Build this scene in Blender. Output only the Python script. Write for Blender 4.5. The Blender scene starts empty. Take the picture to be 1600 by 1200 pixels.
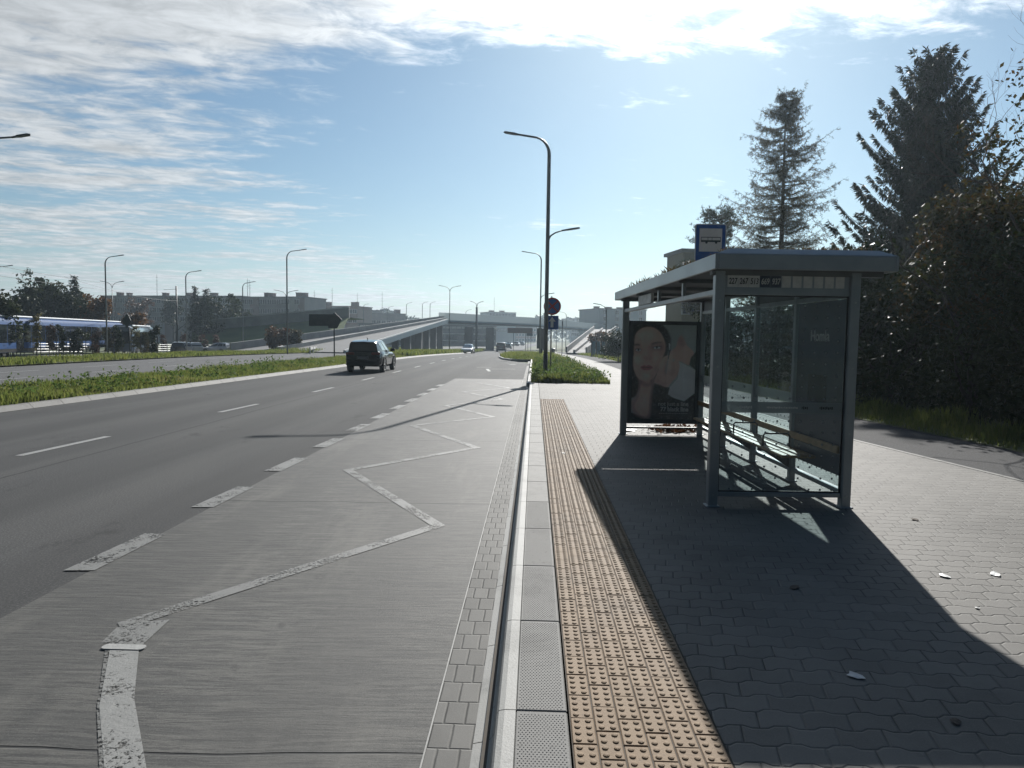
import bpy, math, random
import numpy as np
from mathutils import Vector, Matrix, Quaternion
R = math.radians
C = bpy.context.scene.collection
scene = bpy.context.scene
rng = np.random.default_rng(7)
random.seed(7)

# ------------------------------------------------------------------ camera
FPX, VPX, VPY, CAMH, ROLL = 1100.0, 835.0, 526.0, 1.84, 0.017
_y = Vector((VPX - 800, 600 - VPY, -FPX)).normalized()
_x = _y.cross(Vector((ROLL, 1, 0))).normalized()
_z = _x.cross(_y)
RW = Matrix((_x, _y, _z))                       # camera space -> world
cd = bpy.data.cameras.new('camera')
cam = bpy.data.objects.new('camera', cd)
C.objects.link(cam)
cd.sensor_fit = 'HORIZONTAL'
cd.sensor_width = 36.0
cd.lens = 36.0 * FPX / 1600.0
cd.clip_start = 0.05
cd.clip_end = 9000
cam.matrix_world = Matrix.Translation((0, 0, CAMH)) @ RW.to_4x4()
scene.camera = cam
scene.render.resolution_x, scene.render.resolution_y = 1024, 768

# ------------------------------------------------------------------ light
SUN_EL, SUN_AZ = R(30.4), R(12.5)               # azimuth from +Y towards +X
SDIR = Vector((math.sin(SUN_AZ) * math.cos(SUN_EL), math.cos(SUN_AZ) * math.cos(SUN_EL), math.sin(SUN_EL)))
sd = bpy.data.lights.new('sun', 'SUN')
sd.energy = 5.0
sd.angle = R(0.55)
sd.color = (1.0, 0.97, 0.92)
so = bpy.data.objects.new('sun', sd)
so.rotation_euler = SDIR.to_track_quat('Z', 'Y').to_euler()
so.location = (0, 0, 60)
C.objects.link(so)

scene.view_settings.view_transform = 'Standard'
scene.view_settings.look = 'None'
scene.view_settings.exposure = 0.45
scene.view_settings.gamma = 1.0

w = bpy.data.worlds.new('World')
scene.world = w
w.use_nodes = True
nt = w.node_tree
nt.nodes.clear()


class NT:
    """small node-tree writer"""
    def __init__(s, tree): s.t = tree
    def n(s, typ, **kw):
        nd = s.t.nodes.new(typ)
        for k, v in kw.items(): setattr(nd, k, v)
        return nd
    def link(s, a, b): s.t.links.new(a, b)
    def put(s, sock, v):
        if isinstance(v, bpy.types.NodeSocket): s.t.links.new(v, sock)
        else: sock.default_value = v
    def m(s, op, a, b=0.0, c=0.0, clamp=False):
        nd = s.n('ShaderNodeMath', operation=op, use_clamp=clamp)
        s.put(nd.inputs[0], a); s.put(nd.inputs[1], b); s.put(nd.inputs[2], c)
        return nd.outputs[0]
    def vm(s, op, a, b=(0, 0, 0)):
        nd = s.n('ShaderNodeVectorMath', operation=op)
        s.put(nd.inputs[0], a); s.put(nd.inputs[1], b)
        return nd.outputs['Value'] if op in ('DOT_PRODUCT', 'LENGTH', 'DISTANCE') else nd.outputs[0]
    def xyz(s, x, y, z=0.0):
        nd = s.n('ShaderNodeCombineXYZ')
        s.put(nd.inputs[0], x); s.put(nd.inputs[1], y); s.put(nd.inputs[2], z)
        return nd.outputs[0]
    def sep(s, v):
        nd = s.n('ShaderNodeSeparateXYZ'); s.put(nd.inputs[0], v)
        return nd.outputs
    def noise(s, vec, scale, detail=4, rough=0.55, dist=0.0):
        nd = s.n('ShaderNodeTexNoise')
        s.put(nd.inputs['Vector'], vec); nd.inputs['Scale'].default_value = scale
        nd.inputs['Detail'].default_value = detail; nd.inputs['Roughness'].default_value = rough
        nd.inputs['Distortion'].default_value = dist
        return nd.outputs['Fac']
    def mapr(s, v, a, b, c=0.0, d=1.0, smooth=True):
        nd = s.n('ShaderNodeMapRange', interpolation_type='SMOOTHSTEP' if smooth else 'LINEAR')
        s.put(nd.inputs['Value'], v)
        for k, x in zip(('From Min', 'From Max', 'To Min', 'To Max'), (a, b, c, d)): s.put(nd.inputs[k], x)
        return nd.outputs['Result']
    def mix(s, f, a, b):
        nd = s.n('ShaderNodeMix', data_type='RGBA')
        s.put(nd.inputs[0], f)
        for sock, v in ((nd.inputs[6], a), (nd.inputs[7], b)):
            if isinstance(v, tuple): v = (v[0], v[1], v[2], 1.0)
            s.put(sock, v)
        return nd.outputs[2]


def build_world():
    g = NT(nt)
    sky = g.n('ShaderNodeTexSky', sky_type='NISHITA', sun_disc=False)
    sky.sun_elevation = SUN_EL; sky.sun_rotation = SUN_AZ
    sky.air_density = 1.0; sky.dust_density = 0.4; sky.ozone_density = 1.2
    d = g.n('ShaderNodeTexCoord').outputs['Generated']
    x, y, z = g.sep(d)
    zc = g.m('ADD', g.m('MAXIMUM', z, 0.0), 0.045)
    u = g.m('DIVIDE', x, zc); v = g.m('DIVIDE', y, zc)
    ur = g.m('ADD', g.m('MULTIPLY', u, 0.95), g.m('MULTIPLY', v, 0.26))
    vr = g.m('SUBTRACT', g.m('MULTIPLY', v, 0.95), g.m('MULTIPLY', u, 0.26))
    n0 = g.noise(g.xyz(g.m('MULTIPLY', ur, 0.8), g.m('MULTIPLY', vr, 1.7), 3.1), 1.5, 9, 0.62, 0.3)
    nf = g.noise(g.xyz(g.m('MULTIPLY', ur, 1.0), g.m('MULTIPLY', vr, 1.5), 7.7), 5.5, 7, 0.62, 0.4)
    n1 = g.m('ADD', g.m('MULTIPLY', n0, 0.62), g.m('MULTIPLY', nf, 0.42))
    n2 = g.noise(g.xyz(g.m('MULTIPLY', u, 0.5), g.m('MULTIPLY', v, 1.0), 9.3), 0.75, 5, 0.5, 0.1)
    # cloud bank overhead, streets of cloud to the left, a few scraps elsewhere
    bank = g.m('MULTIPLY', g.m('SUBTRACT', 1.0, g.mapr(v, 1.75, 2.7)), g.mapr(v, 0.7, 1.3))
    rightgap = g.m('MULTIPLY', g.mapr(u, 0.7, 1.4), 0.12)
    left = g.m('MULTIPLY', g.mapr(u, -0.5, -2.0), 0.17)
    low = g.m('MULTIPLY', g.mapr(v, 7.0, 12.0), 0.09)
    cov = g.m('ADD', g.m('MULTIPLY', bank, 0.31), g.m('ADD', left, low))
    cov = g.m('SUBTRACT', cov, g.m('ADD', rightgap, g.mapr(v, 1.2, 0.5, 0.0, 0.2)))
    cov = g.m('ADD', cov, g.m('MULTIPLY', g.m('SUBTRACT', n2, 0.5), 0.5))
    dens = g.mapr(g.m('ADD', n1, cov), 0.60, 0.83)
    dens = g.m('MULTIPLY', dens, g.mapr(z, 0.005, 0.05))
    dot = g.m('MAXIMUM', g.vm('DOT_PRODUCT', d, tuple(SDIR)), 0.0)
    glow = g.m('POWER', dot, 14.0); halo = g.m('POWER', dot, 60.0)
    lum = g.m('ADD', 9.0, g.m('ADD', g.m('MULTIPLY', glow, 20.0), g.m('MULTIPLY', halo, 22.0)))
    lum = g.m('MULTIPLY', lum, g.mapr(nf, 0.3, 0.72, 0.80, 1.22))
    hz = g.m('POWER', g.m('SUBTRACT', 1.0, g.m('MAXIMUM', z, 0.0)), 11.0)
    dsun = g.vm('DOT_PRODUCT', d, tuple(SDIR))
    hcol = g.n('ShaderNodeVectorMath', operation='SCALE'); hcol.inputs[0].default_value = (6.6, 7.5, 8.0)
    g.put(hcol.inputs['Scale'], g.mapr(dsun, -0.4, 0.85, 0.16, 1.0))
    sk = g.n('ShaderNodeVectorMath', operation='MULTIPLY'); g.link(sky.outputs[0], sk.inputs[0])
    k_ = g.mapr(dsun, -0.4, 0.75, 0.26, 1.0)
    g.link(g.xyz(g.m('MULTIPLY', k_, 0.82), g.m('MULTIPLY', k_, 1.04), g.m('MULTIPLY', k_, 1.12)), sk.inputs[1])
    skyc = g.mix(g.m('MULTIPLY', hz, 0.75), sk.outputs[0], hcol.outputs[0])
    cl = g.n('ShaderNodeVectorMath', operation='SCALE')
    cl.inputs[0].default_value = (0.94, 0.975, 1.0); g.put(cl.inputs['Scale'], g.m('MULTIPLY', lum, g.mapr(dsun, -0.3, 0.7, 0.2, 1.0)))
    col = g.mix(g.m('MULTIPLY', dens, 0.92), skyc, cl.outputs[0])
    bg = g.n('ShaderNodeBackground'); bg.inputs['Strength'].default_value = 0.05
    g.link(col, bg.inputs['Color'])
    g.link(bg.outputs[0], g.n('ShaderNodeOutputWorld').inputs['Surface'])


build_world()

# ------------------------------------------------------------------ placing: real points on the ground from the measured view
def sm(t):
    t = min(1.0, max(0.0, t)); return t * t * (3 - 2 * t)
def tz(x, y):                                    # height of the terrain
    return -1.3 * sm((y - 40) / 110.0) - 0.45 * sm((-28 - x) / 8.0)
def ray(px, py): return RW @ Vector(((px - 800) / FPX, (600 - py) / FPX, -1.0))
def on_ground(px, py, dz=0.0):
    d = ray(px, py); z = dz; p = None
    for _ in range(25):
        t = (z - CAMH) / d.z
        if t < 0: t = 900 / d.y
        p = d * t; z = 0.5 * z + 0.5 * (tz(p.x, p.y) + dz)
    return Vector((p.x, p.y, tz(p.x, p.y) + dz))
def at(px, py, Y):
    d = ray(px, py); t = Y / d.y
    return Vector((d.x * t, Y, CAMH + d.z * t))
def by_height(px, py, h):                        # ground point under a top of known height h
    d = ray(px, py); Y = 60.0
    for _ in range(60):
        p = d * (Y / d.y)
        Y = 0.5 * Y + 0.5 * (tz(p.x, Y) + h - CAMH) * d.y / d.z
    p = d * (Y / d.y)
    return Vector((p.x, Y, tz(p.x, Y)))

# ------------------------------------------------------------------ mesh helpers
class MB:
    def __init__(s): s.v = []; s.f = []; s.mi = []; s.cur = 0
    def add(s, vs, fs):
        o = len(s.v); s.v.extend([tuple(v) for v in vs])
        for f in fs: s.f.append(tuple(i + o for i in f)); s.mi.append(s.cur)
        return s
    def m(s, i): s.cur = i; return s
    def box(s, x0, y0, z0, x1, y1, z1, M=None):
        vs = [Vector((x, y, z)) for z in (z0, z1) for y in (y0, y1) for x in (x0, x1)]
        if M: vs = [M @ v for v in vs]
        return s.add(vs, [(0, 2, 3, 1), (4, 5, 7, 6), (0, 1, 5, 4), (2, 6, 7, 3), (0, 4, 6, 2), (1, 3, 7, 5)])
    def bbox(s, x0, y0, z0, x1, y1, z1, b=0.01):   # box with bevelled edges
        b = min(b, (x1 - x0) * .45, (y1 - y0) * .45, (z1 - z0) * .45)
        cx, cy, cz = (x0 + x1) / 2, (y0 + y1) / 2, (z0 + z1) / 2
        hx, hy, hz = (x1 - x0) / 2, (y1 - y0) / 2, (z1 - z0) / 2
        vs = []; idx = {}
        for sx in (-1, 1):
            for sy in (-1, 1):
                for sz in (-1, 1):
                    for a in range(3):
                        h = [hx - b, hy - b, hz - b]; h[a] = (hx, hy, hz)[a]
                        idx[(sx, sy, sz, a)] = len(vs)
                        vs.append((cx + sx * h[0], cy + sy * h[1], cz + sz * h[2]))
        fs = []
        def order(keys, n):
            pts = [Vector(vs[idx[k]]) for k in keys]
            c = sum(pts, Vector()) / len(pts)
            t = (pts[0] - c).normalized(); bt = Vector(n).cross(t)
            return tuple(idx[k] for _, k in sorted((math.atan2((Vector(vs[idx[k]]) - c).dot(bt), (Vector(vs[idx[k]]) - c).dot(t)), k) for k in keys))
        for a in range(3):
            o = [i for i in range(3) if i != a]
            for sg in (-1, 1):
                ks = []
                for p in (-1, 1):
                    for q in (-1, 1):
                        k = [0, 0, 0]; k[a] = sg; k[o[0]] = p; k[o[1]] = q; ks.append((*k, a))
                n = [0, 0, 0]; n[a] = sg; fs.append(order(ks, n))
        for a, c in ((0, 1), (0, 2), (1, 2)):
            e = 3 - a - c
            for p in (-1, 1):
                for q in (-1, 1):
                    ks = []
                    for r in (-1, 1):
                        k = [0, 0, 0]; k[a] = p; k[c] = q; k[e] = r
                        ks += [(*k, a), (*k, c)]
                    n = [0, 0, 0]; n[a] = p; n[c] = q; fs.append(order(ks, Vector(n).normalized()))
        for sx in (-1, 1):
            for sy in (-1, 1):
                for sz in (-1, 1): fs.append(order([(sx, sy, sz, a) for a in range(3)], Vector((sx, sy, sz)).normalized()))
        return s.add(vs, fs)
    def tube(s, pts, rad, n=8, cap=True):
        pts = [Vector(p) for p in pts]
        if not hasattr(rad, '__len__'): rad = [rad] * len(pts)
        vs = []; up = None
        for i, p in enumerate(pts):
            t = (pts[min(i + 1, len(pts) - 1)] - pts[max(i - 1, 0)])
            t = t.normalized() if t.length > 1e-9 else Vector((0, 0, 1))
            if up is None: up = Vector((1, 0, 0)) if abs(t.x) < .9 else Vector((0, 1, 0))
            a = (up - t * up.dot(t)).normalized(); b = t.cross(a); up = a
            for k in range(n):
                q = 2 * math.pi * k / n
                vs.append(p + (a * math.cos(q) + b * math.sin(q)) * rad[i])
        fs = [(i * n + k, i * n + (k + 1) % n, (i + 1) * n + (k + 1) % n, (i + 1) * n + k) for i in range(len(pts) - 1) for k in range(n)]
        if cap: fs += [tuple(reversed(range(n))), tuple((len(pts) - 1) * n + k for k in range(n))]
        return s.add(vs, fs)
    def prism(s, poly, d, M=None):                # poly in x,y extruded along z by d
        n = len(poly)
        vs = [Vector((p[0], p[1], 0)) for p in poly] + [Vector((p[0], p[1], d)) for p in poly]
        if M: vs = [M @ v for v in vs]
        return s.add(vs, [tuple(reversed(range(n))), tuple(range(n, 2 * n))] + [(i, (i + 1) % n, n + (i + 1) % n, n + i) for i in range(n)])
    def slab(s, q, t):                            # quad q (4 points) given thickness t along its normal
        q = [Vector(p) for p in q]; nrm = (q[1] - q[0]).cross(q[3] - q[0]).normalized() * t
        return s.add(q + [p - nrm for p in q], [(0, 1, 2, 3), (7, 6, 5, 4), (0, 4, 5, 1), (1, 5, 6, 2), (2, 6, 7, 3), (3, 7, 4, 0)])
    def loft(s, secs, close=True, cap=True):
        n = len(secs[0]); vs = [p for q in secs for p in q]
        fs = [(i * n + k, i * n + (k + 1) % n, (i + 1) * n + (k + 1) % n, (i + 1) * n + k) for i in range(len(secs) - 1) for k in range(n if close else n - 1)]
        if cap: fs += [tuple(reversed(range(n))), tuple((len(secs) - 1) * n + k for k in range(n))]
        return s.add(vs, fs)
    def build(s, name, mats, parent=None, smooth=False, auto=None):
        me = bpy.data.meshes.new(name)
        me.from_pydata(s.v, [], s.f)
        for m in (mats if isinstance(mats, (list, tuple)) else [mats]): me.materials.append(m)
        if len(me.materials) > 1: me.polygons.foreach_set('material_index', s.mi)
        if smooth or auto:
            me.polygons.foreach_set('use_smooth', [True] * len(me.polygons))
            if auto: me.set_sharp_from_angle(angle=R(auto))
        me.update()
        return link(name, me, parent)


def link(name, data, parent=None):
    o = bpy.data.objects.new(name, data); C.objects.link(o)
    if parent: o.parent = parent
    return o
def tag(o, label=None, cat=None, group=None, kind=None):
    if label: o['label'] = label
    if cat: o['category'] = cat
    if group: o['group'] = group
    if kind: o['kind'] = kind
    return o
def thing(name, loc, label, cat, group=None, rz=0.0):
    o = link(name, None); o.location = loc; o.rotation_euler.z = rz
    o.empty_display_size = 0.2
    return tag(o, label, cat, group)
KIDS = {}
def kids(o): return [c for c in bpy.data.objects if c.parent == o]
def dup(o, loc=None, rz=None, label=None, group=None, sc=None, parent=None):
    c = o.copy(); C.objects.link(c)
    if parent: c.parent = parent
    if loc is not None: c.location = loc
    if rz is not None: c.rotation_euler.z = rz
    if label: c['label'] = label
    if group: c['group'] = group
    if sc: c.scale = (sc, sc, sc) if not hasattr(sc, '__len__') else sc
    for ch in kids(o): dup(ch, parent=c)
    return c
def raw_mesh(name, V, nper, mats, parent=None, mi=None, smooth=False):
    """V: (n, nper, 3) array of separate polygons, fast"""
    n = V.shape[0]
    me = bpy.data.meshes.new(name)
    me.vertices.add(n * nper); me.vertices.foreach_set('co', np.ascontiguousarray(V, dtype=np.float32).ravel())
    me.loops.add(n * nper); me.loops.foreach_set('vertex_index', np.arange(n * nper, dtype=np.int32))
    me.polygons.add(n); me.polygons.foreach_set('loop_start', np.arange(0, n * nper, nper, dtype=np.int32))
    try: me.polygons.foreach_set('loop_total', np.full(n, nper, dtype=np.int32))
    except Exception: pass
    for m in (mats if isinstance(mats, (list, tuple)) else [mats]): me.materials.append(m)
    if mi is not None: me.polygons.foreach_set('material_index', np.asarray(mi, dtype=np.int32))
    me.update(); me.validate()
    return link(name, me, parent)
def text_mesh(name, body, size, mat, parent, M, bold=0.0, align='CENTER', ext=0.0015, shear=0.0, xs=1.0):
    cu = bpy.data.curves.new(name, 'FONT'); cu.body = body; cu.size = size; cu.extrude = ext
    cu.align_x = align; cu.align_y = 'CENTER'; cu.offset = bold; cu.shear = shear
    cu.resolution_u = 3
    t = bpy.data.objects.new(name + '_src', cu); C.objects.link(t)
    bpy.context.view_layer.update()
    me = bpy.data.meshes.new_from_object(t)
    bpy.data.objects.remove(t); bpy.data.curves.remove(cu)
    me.transform(M @ Matrix.Diagonal((xs, 1, 1, 1))); me.name = name
    me.materials.clear(); me.materials.append(mat)
    return link(name, me, parent)
def catmull(pts, k=5):
    n = len(pts); out = []
    for i in range(n):
        p0, p1, p2, p3 = (Vector((*pts[(i + j) % n], 0)) for j in (-1, 0, 1, 2))
        for q in range(k):
            t = q / k
            v = 0.5 * ((2 * p1) + (p2 - p0) * t + (2 * p0 - 5 * p1 + 4 * p2 - p3) * t * t + (3 * p1 - p0 - 3 * p2 + p3) * t ** 3)
            out.append((v.x, v.y))
    return out
def ell(cx, cy, rx, ry, n=20, a=0.0):
    return [(cx + rx * math.cos(t) * math.cos(a) - ry * math.sin(t) * math.sin(a), cy + rx * math.cos(t) * math.sin(a) + ry * math.sin(t) * math.cos(a)) for t in (2 * math.pi * i / n for i in range(n))]
def rrect(x0, y0, x1, y1, r, k=5):
    o = []
    for cx, cy, a in ((x1 - r, y0 + r, -90), (x1 - r, y1 - r, 0), (x0 + r, y1 - r, 90), (x0 + r, y0 + r, 180)):
        for i in range(k + 1):
            t = R(a + 90 * i / k); o.append((cx + r * math.cos(t), cy + r * math.sin(t)))
    return o

# ------------------------------------------------------------------ materials
MATS = {}
def new_mat(name):
    m = bpy.data.materials.new(name); m.use_nodes = True
    g = NT(m.node_tree); b = m.node_tree.nodes['Principled BSDF']
    MATS[name] = m
    return m, g, b
def mat(name, c1, c2=None, rough=0.6, metal=0.0, scale=6.0, bump=0.0, bscale=None, coat=0.0, lo=0.35, hi=0.65, spec=None, detail=5):
    m, g, b = new_mat(name)
    co = g.n('ShaderNodeTexCoord').outputs['Object']
    if c2 is None: c2 = tuple(x * 0.82 for x in c1)
    n = g.noise(co, scale, detail, 0.6)
    g.link(g.mix(g.mapr(n, lo, hi), c1, c2), b.inputs['Base Color'])
    g.put(b.inputs['Roughness'], g.mapr(n, 0.2, 0.8, max(0.02, rough - 0.07), min(1, rough + 0.07)))
    b.inputs['Metallic'].default_value = metal
    b.inputs['Coat Weight'].default_value = coat
    b.inputs['Coat Roughness'].default_value = 0.05
    if spec is not None: b.inputs['Specular IOR Level'].default_value = spec
    if bump:
        bn = g.n('ShaderNodeBump'); bn.inputs['Strength'].default_value = bump; bn.inputs['Distance'].default_value = 0.01
        g.link(g.noise(co, bscale or scale * 8, 4, 0.6), bn.inputs['Height']); g.link(bn.outputs[0], b.inputs['Normal'])
    return m
def mat_dirty(name, c1, c2, rough, scale=4.5, bump=0.3, bscale=160):
    m, g, b = new_mat(name)
    co = g.n('ShaderNodeTexCoord').outputs['Object']
    isl = g.n('ShaderNodeNewGeometry').outputs['Random Per Island']
    n = g.noise(co, scale, 5, 0.65); n2 = g.noise(co, 1.3, 5, 0.7); n3 = g.noise(co, 22, 3, 0.7)
    c = g.mix(g.m('ADD', g.m('MULTIPLY', isl, 0.6), g.m('MULTIPLY', n, 0.4)), c1, c2)
    c = g.mix(g.mapr(n2, 0.48, 0.7, 0.0, 0.55), c, tuple(v * 0.5 for v in c1))
    c = g.mix(g.mapr(n3, 0.6, 0.72, 0.0, 0.5), c, tuple(v * 0.45 for v in c1))
    g.link(c, b.inputs['Base Color']); b.inputs['Roughness'].default_value = rough
    add_bump(g, b, g.noise(co, bscale, 4, 0.6), bump, 0.01)
    return m
def leaf_mat(name, cols, trans=0.35, rough=0.5, nscale=0.6, spec=0.4):
    """leaf colours vary leaf by leaf and clump by clump; light passes through"""
    m, g, b = new_mat(name)
    ge = g.n('ShaderNodeNewGeometry')
    co = g.n('ShaderNodeTexCoord').outputs['Object']
    n = g.noise(co, nscale, 3, 0.6)
    f = g.m('ADD', g.m('MULTIPLY', ge.outputs['Random Per Island'], 0.6), g.m('MULTIPLY', g.m('SUBTRACT', n, 0.3), 1.0), clamp=True)
    rp = g.n('ShaderNodeValToRGB'); g.link(f, rp.inputs[0])
    el = rp.color_ramp.elements
    while len(el) < len(cols): el.new(0.5)
    for i, c in enumerate(cols):
        el[i].position = i / (len(cols) - 1); el[i].color = (*c, 1)
    g.link(rp.outputs[0], b.inputs['Base Color'])
    b.inputs['Roughness'].default_value = rough; b.inputs['Specular IOR Level'].default_value = spec
    tr = g.n('ShaderNodeBsdfTranslucent')
    g.link(rp.outputs[0], tr.inputs['Color'])
    mx = g.n('ShaderNodeMixShader'); mx.inputs[0].default_value = trans
    g.link(b.outputs[0], mx.inputs[1]); g.link(tr.outputs[0], mx.inputs[2])
    g.link(mx.outputs[0], m.node_tree.nodes['Material Output'].inputs['Surface'])
    return m
def add_bump(g, b, h, strength=0.3, dist=0.01):
    bn = g.n('ShaderNodeBump'); bn.inputs['Strength'].default_value = strength; bn.inputs['Distance'].default_value = dist
    g.link(h, bn.inputs['Height']); g.link(bn.outputs[0], b.inputs['Normal'])

def m_asphalt(name, c1, c2, tracks=False):
    m, g, b = new_mat(name)
    co = g.n('ShaderNodeTexCoord').outputs['Object']
    x, y, z = g.sep(co)
    big = g.noise(g.xyz(x, g.m('MULTIPLY', y, 0.25)), 0.35, 4, 0.6)
    fine = g.noise(co, 62, 3, 0.8)
    mid = g.noise(g.xyz(x, g.m('MULTIPLY', y, 0.08)), 2.2, 3, 0.6)
    c = g.mix(g.mapr(g.m('ADD', g.m('MULTIPLY', big, 0.6), g.m('MULTIPLY', mid, 0.4)), 0.35, 0.65), c1, c2)
    c = g.mix(g.mapr(fine, 0.46, 0.68, 0.0, 0.8), c, tuple(v * 2.2 for v in c2))
    c = g.mix(g.mapr(fine, 0.40, 0.22, 0.0, 0.6), c, tuple(v * 0.4 for v in c1))
    if tracks:
        lx = g.m('ABSOLUTE', g.m('SUBTRACT', g.m('FRACT', g.m('DIVIDE', g.m('ADD', x, g.m('MULTIPLY', mid, 0.12)), 1.8)), 0.5))
        c = g.mix(g.m('MULTIPLY', g.mapr(lx, 0.12, 0.42), g.mapr(big, 0.3, 0.7, 0.15, 0.5)), c, tuple(v * 0.72 for v in c1))
        st = g.noise(g.xyz(x, g.m('MULTIPLY', y, 0.5)), 1.1, 5, 0.7)
        c = g.mix(g.mapr(st, 0.60, 0.70, 0.0, 0.55), c, tuple(v * 0.55 for v in c1))
        sx = g.m('ABSOLUTE', g.m('ADD', g.m('ADD', x, 6.55), g.m('MULTIPLY', g.m('SUBTRACT', g.noise(co, 0.7, 3), 0.5), 0.10)))
        c = g.mix(g.mapr(sx, 0.022, 0.008, 0.0, 0.8), c, tuple(v * 0.3 for v in c1))
    g.link(c, b.inputs['Base Color'])
    b.inputs['Roughness'].default_value = 0.85
    b.inputs['Specular IOR Level'].default_value = 0.08 if 'cycle' in name else 0.18
    add_bump(g, b, fine, 0.35, 0.004)
    return m
def m_concrete_bay():
    m, g, b = new_mat('broomed_concrete')
    co = g.n('ShaderNodeTexCoord').outputs['Object']
    x, y, z = g.sep(co)
    wob = g.m('MULTIPLY', g.noise(co, 0.8, 2), 0.15)
    yy = g.m('ADD', y, g.m('ADD', wob, g.m('MULTIPLY', x, -0.03)))
    br = g.noise(g.xyz(g.m('MULTIPLY', x, 0.8), g.m('MULTIPLY', yy, 12.0)), 3.0, 8, 0.85)
    br2 = g.noise(g.xyz(g.m('MULTIPLY', x, 0.5), g.m('MULTIPLY', yy, 4.5)), 3.2, 6, 0.75)
    big = g.noise(co, 0.9, 4, 0.6)
    fine = g.noise(co, 140, 2, 0.6)
    c = g.mix(g.mapr(big, 0.3, 0.7), (0.078, 0.076, 0.07), (0.108, 0.105, 0.096))
    c = g.mix(g.mapr(br, 0.505, 0.455, 0.0, 0.85), c, (0.03, 0.03, 0.03))
    c = g.mix(g.mapr(br2, 0.54, 0.42, 0.0, 0.75), c, (0.05, 0.05, 0.048))
    c = g.mix(g.mapr(br, 0.55, 0.68, 0.0, 0.35), c, (0.21, 0.207, 0.195))
    c = g.mix(g.mapr(fine, 0.52, 0.78, 0.0, 0.3), c, (0.2, 0.195, 0.178))
    c = g.mix(g.mapr(fine, 0.45, 0.25, 0.0, 0.4), c, (0.03, 0.03, 0.028))
    lane = g.m('ABSOLUTE', g.m('SUBTRACT', g.m('ABSOLUTE', g.m('ADD', x, 1.95)), 0.85))
    c = g.mix(g.m('MULTIPLY', g.mapr(lane, 0.55, 0.0), g.mapr(big, 0.3, 0.7, 0.2, 0.6)), c, (0.058, 0.057, 0.054))
    drip = g.noise(g.xyz(x, g.m('MULTIPLY', y, 0.8)), 4.2, 3, 0.6)
    c = g.mix(g.m('MULTIPLY', g.mapr(drip, 0.64, 0.72, 0.0, 0.6), g.mapr(g.m('ABSOLUTE', g.m('ADD', x, 1.9)), 1.1, 0.2)), c, (0.028, 0.028, 0.028))
    dust = g.noise(g.xyz(x, g.m('MULTIPLY', y, 0.2)), 1.4, 5, 0.7)
    c = g.mix(g.mapr(dust, 0.5, 0.72, 0.0, 0.4), c, (0.165, 0.158, 0.14))
    # transverse joints every 4.6 m
    t = g.m('ABSOLUTE', g.m('SUBTRACT', g.m('FRACT', g.m('DIVIDE', g.m('ADD', yy, 1.58), 4.62)), 0.5))
    j = g.mapr(t, 0.4975, 0.4990)
    c = g.mix(j, c, (0.02, 0.02, 0.02))
    g.link(c, b.inputs['Base Color']); b.inputs['Roughness'].default_value = 0.7
    b.inputs['Specular IOR Level'].default_value = 0.35
    add_bump(g, b, g.m('SUBTRACT', g.m('ADD', br, g.m('MULTIPLY', fine, 0.15)), g.m('MULTIPLY', j, 2.0)), 0.6, 0.008)
    return m
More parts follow.
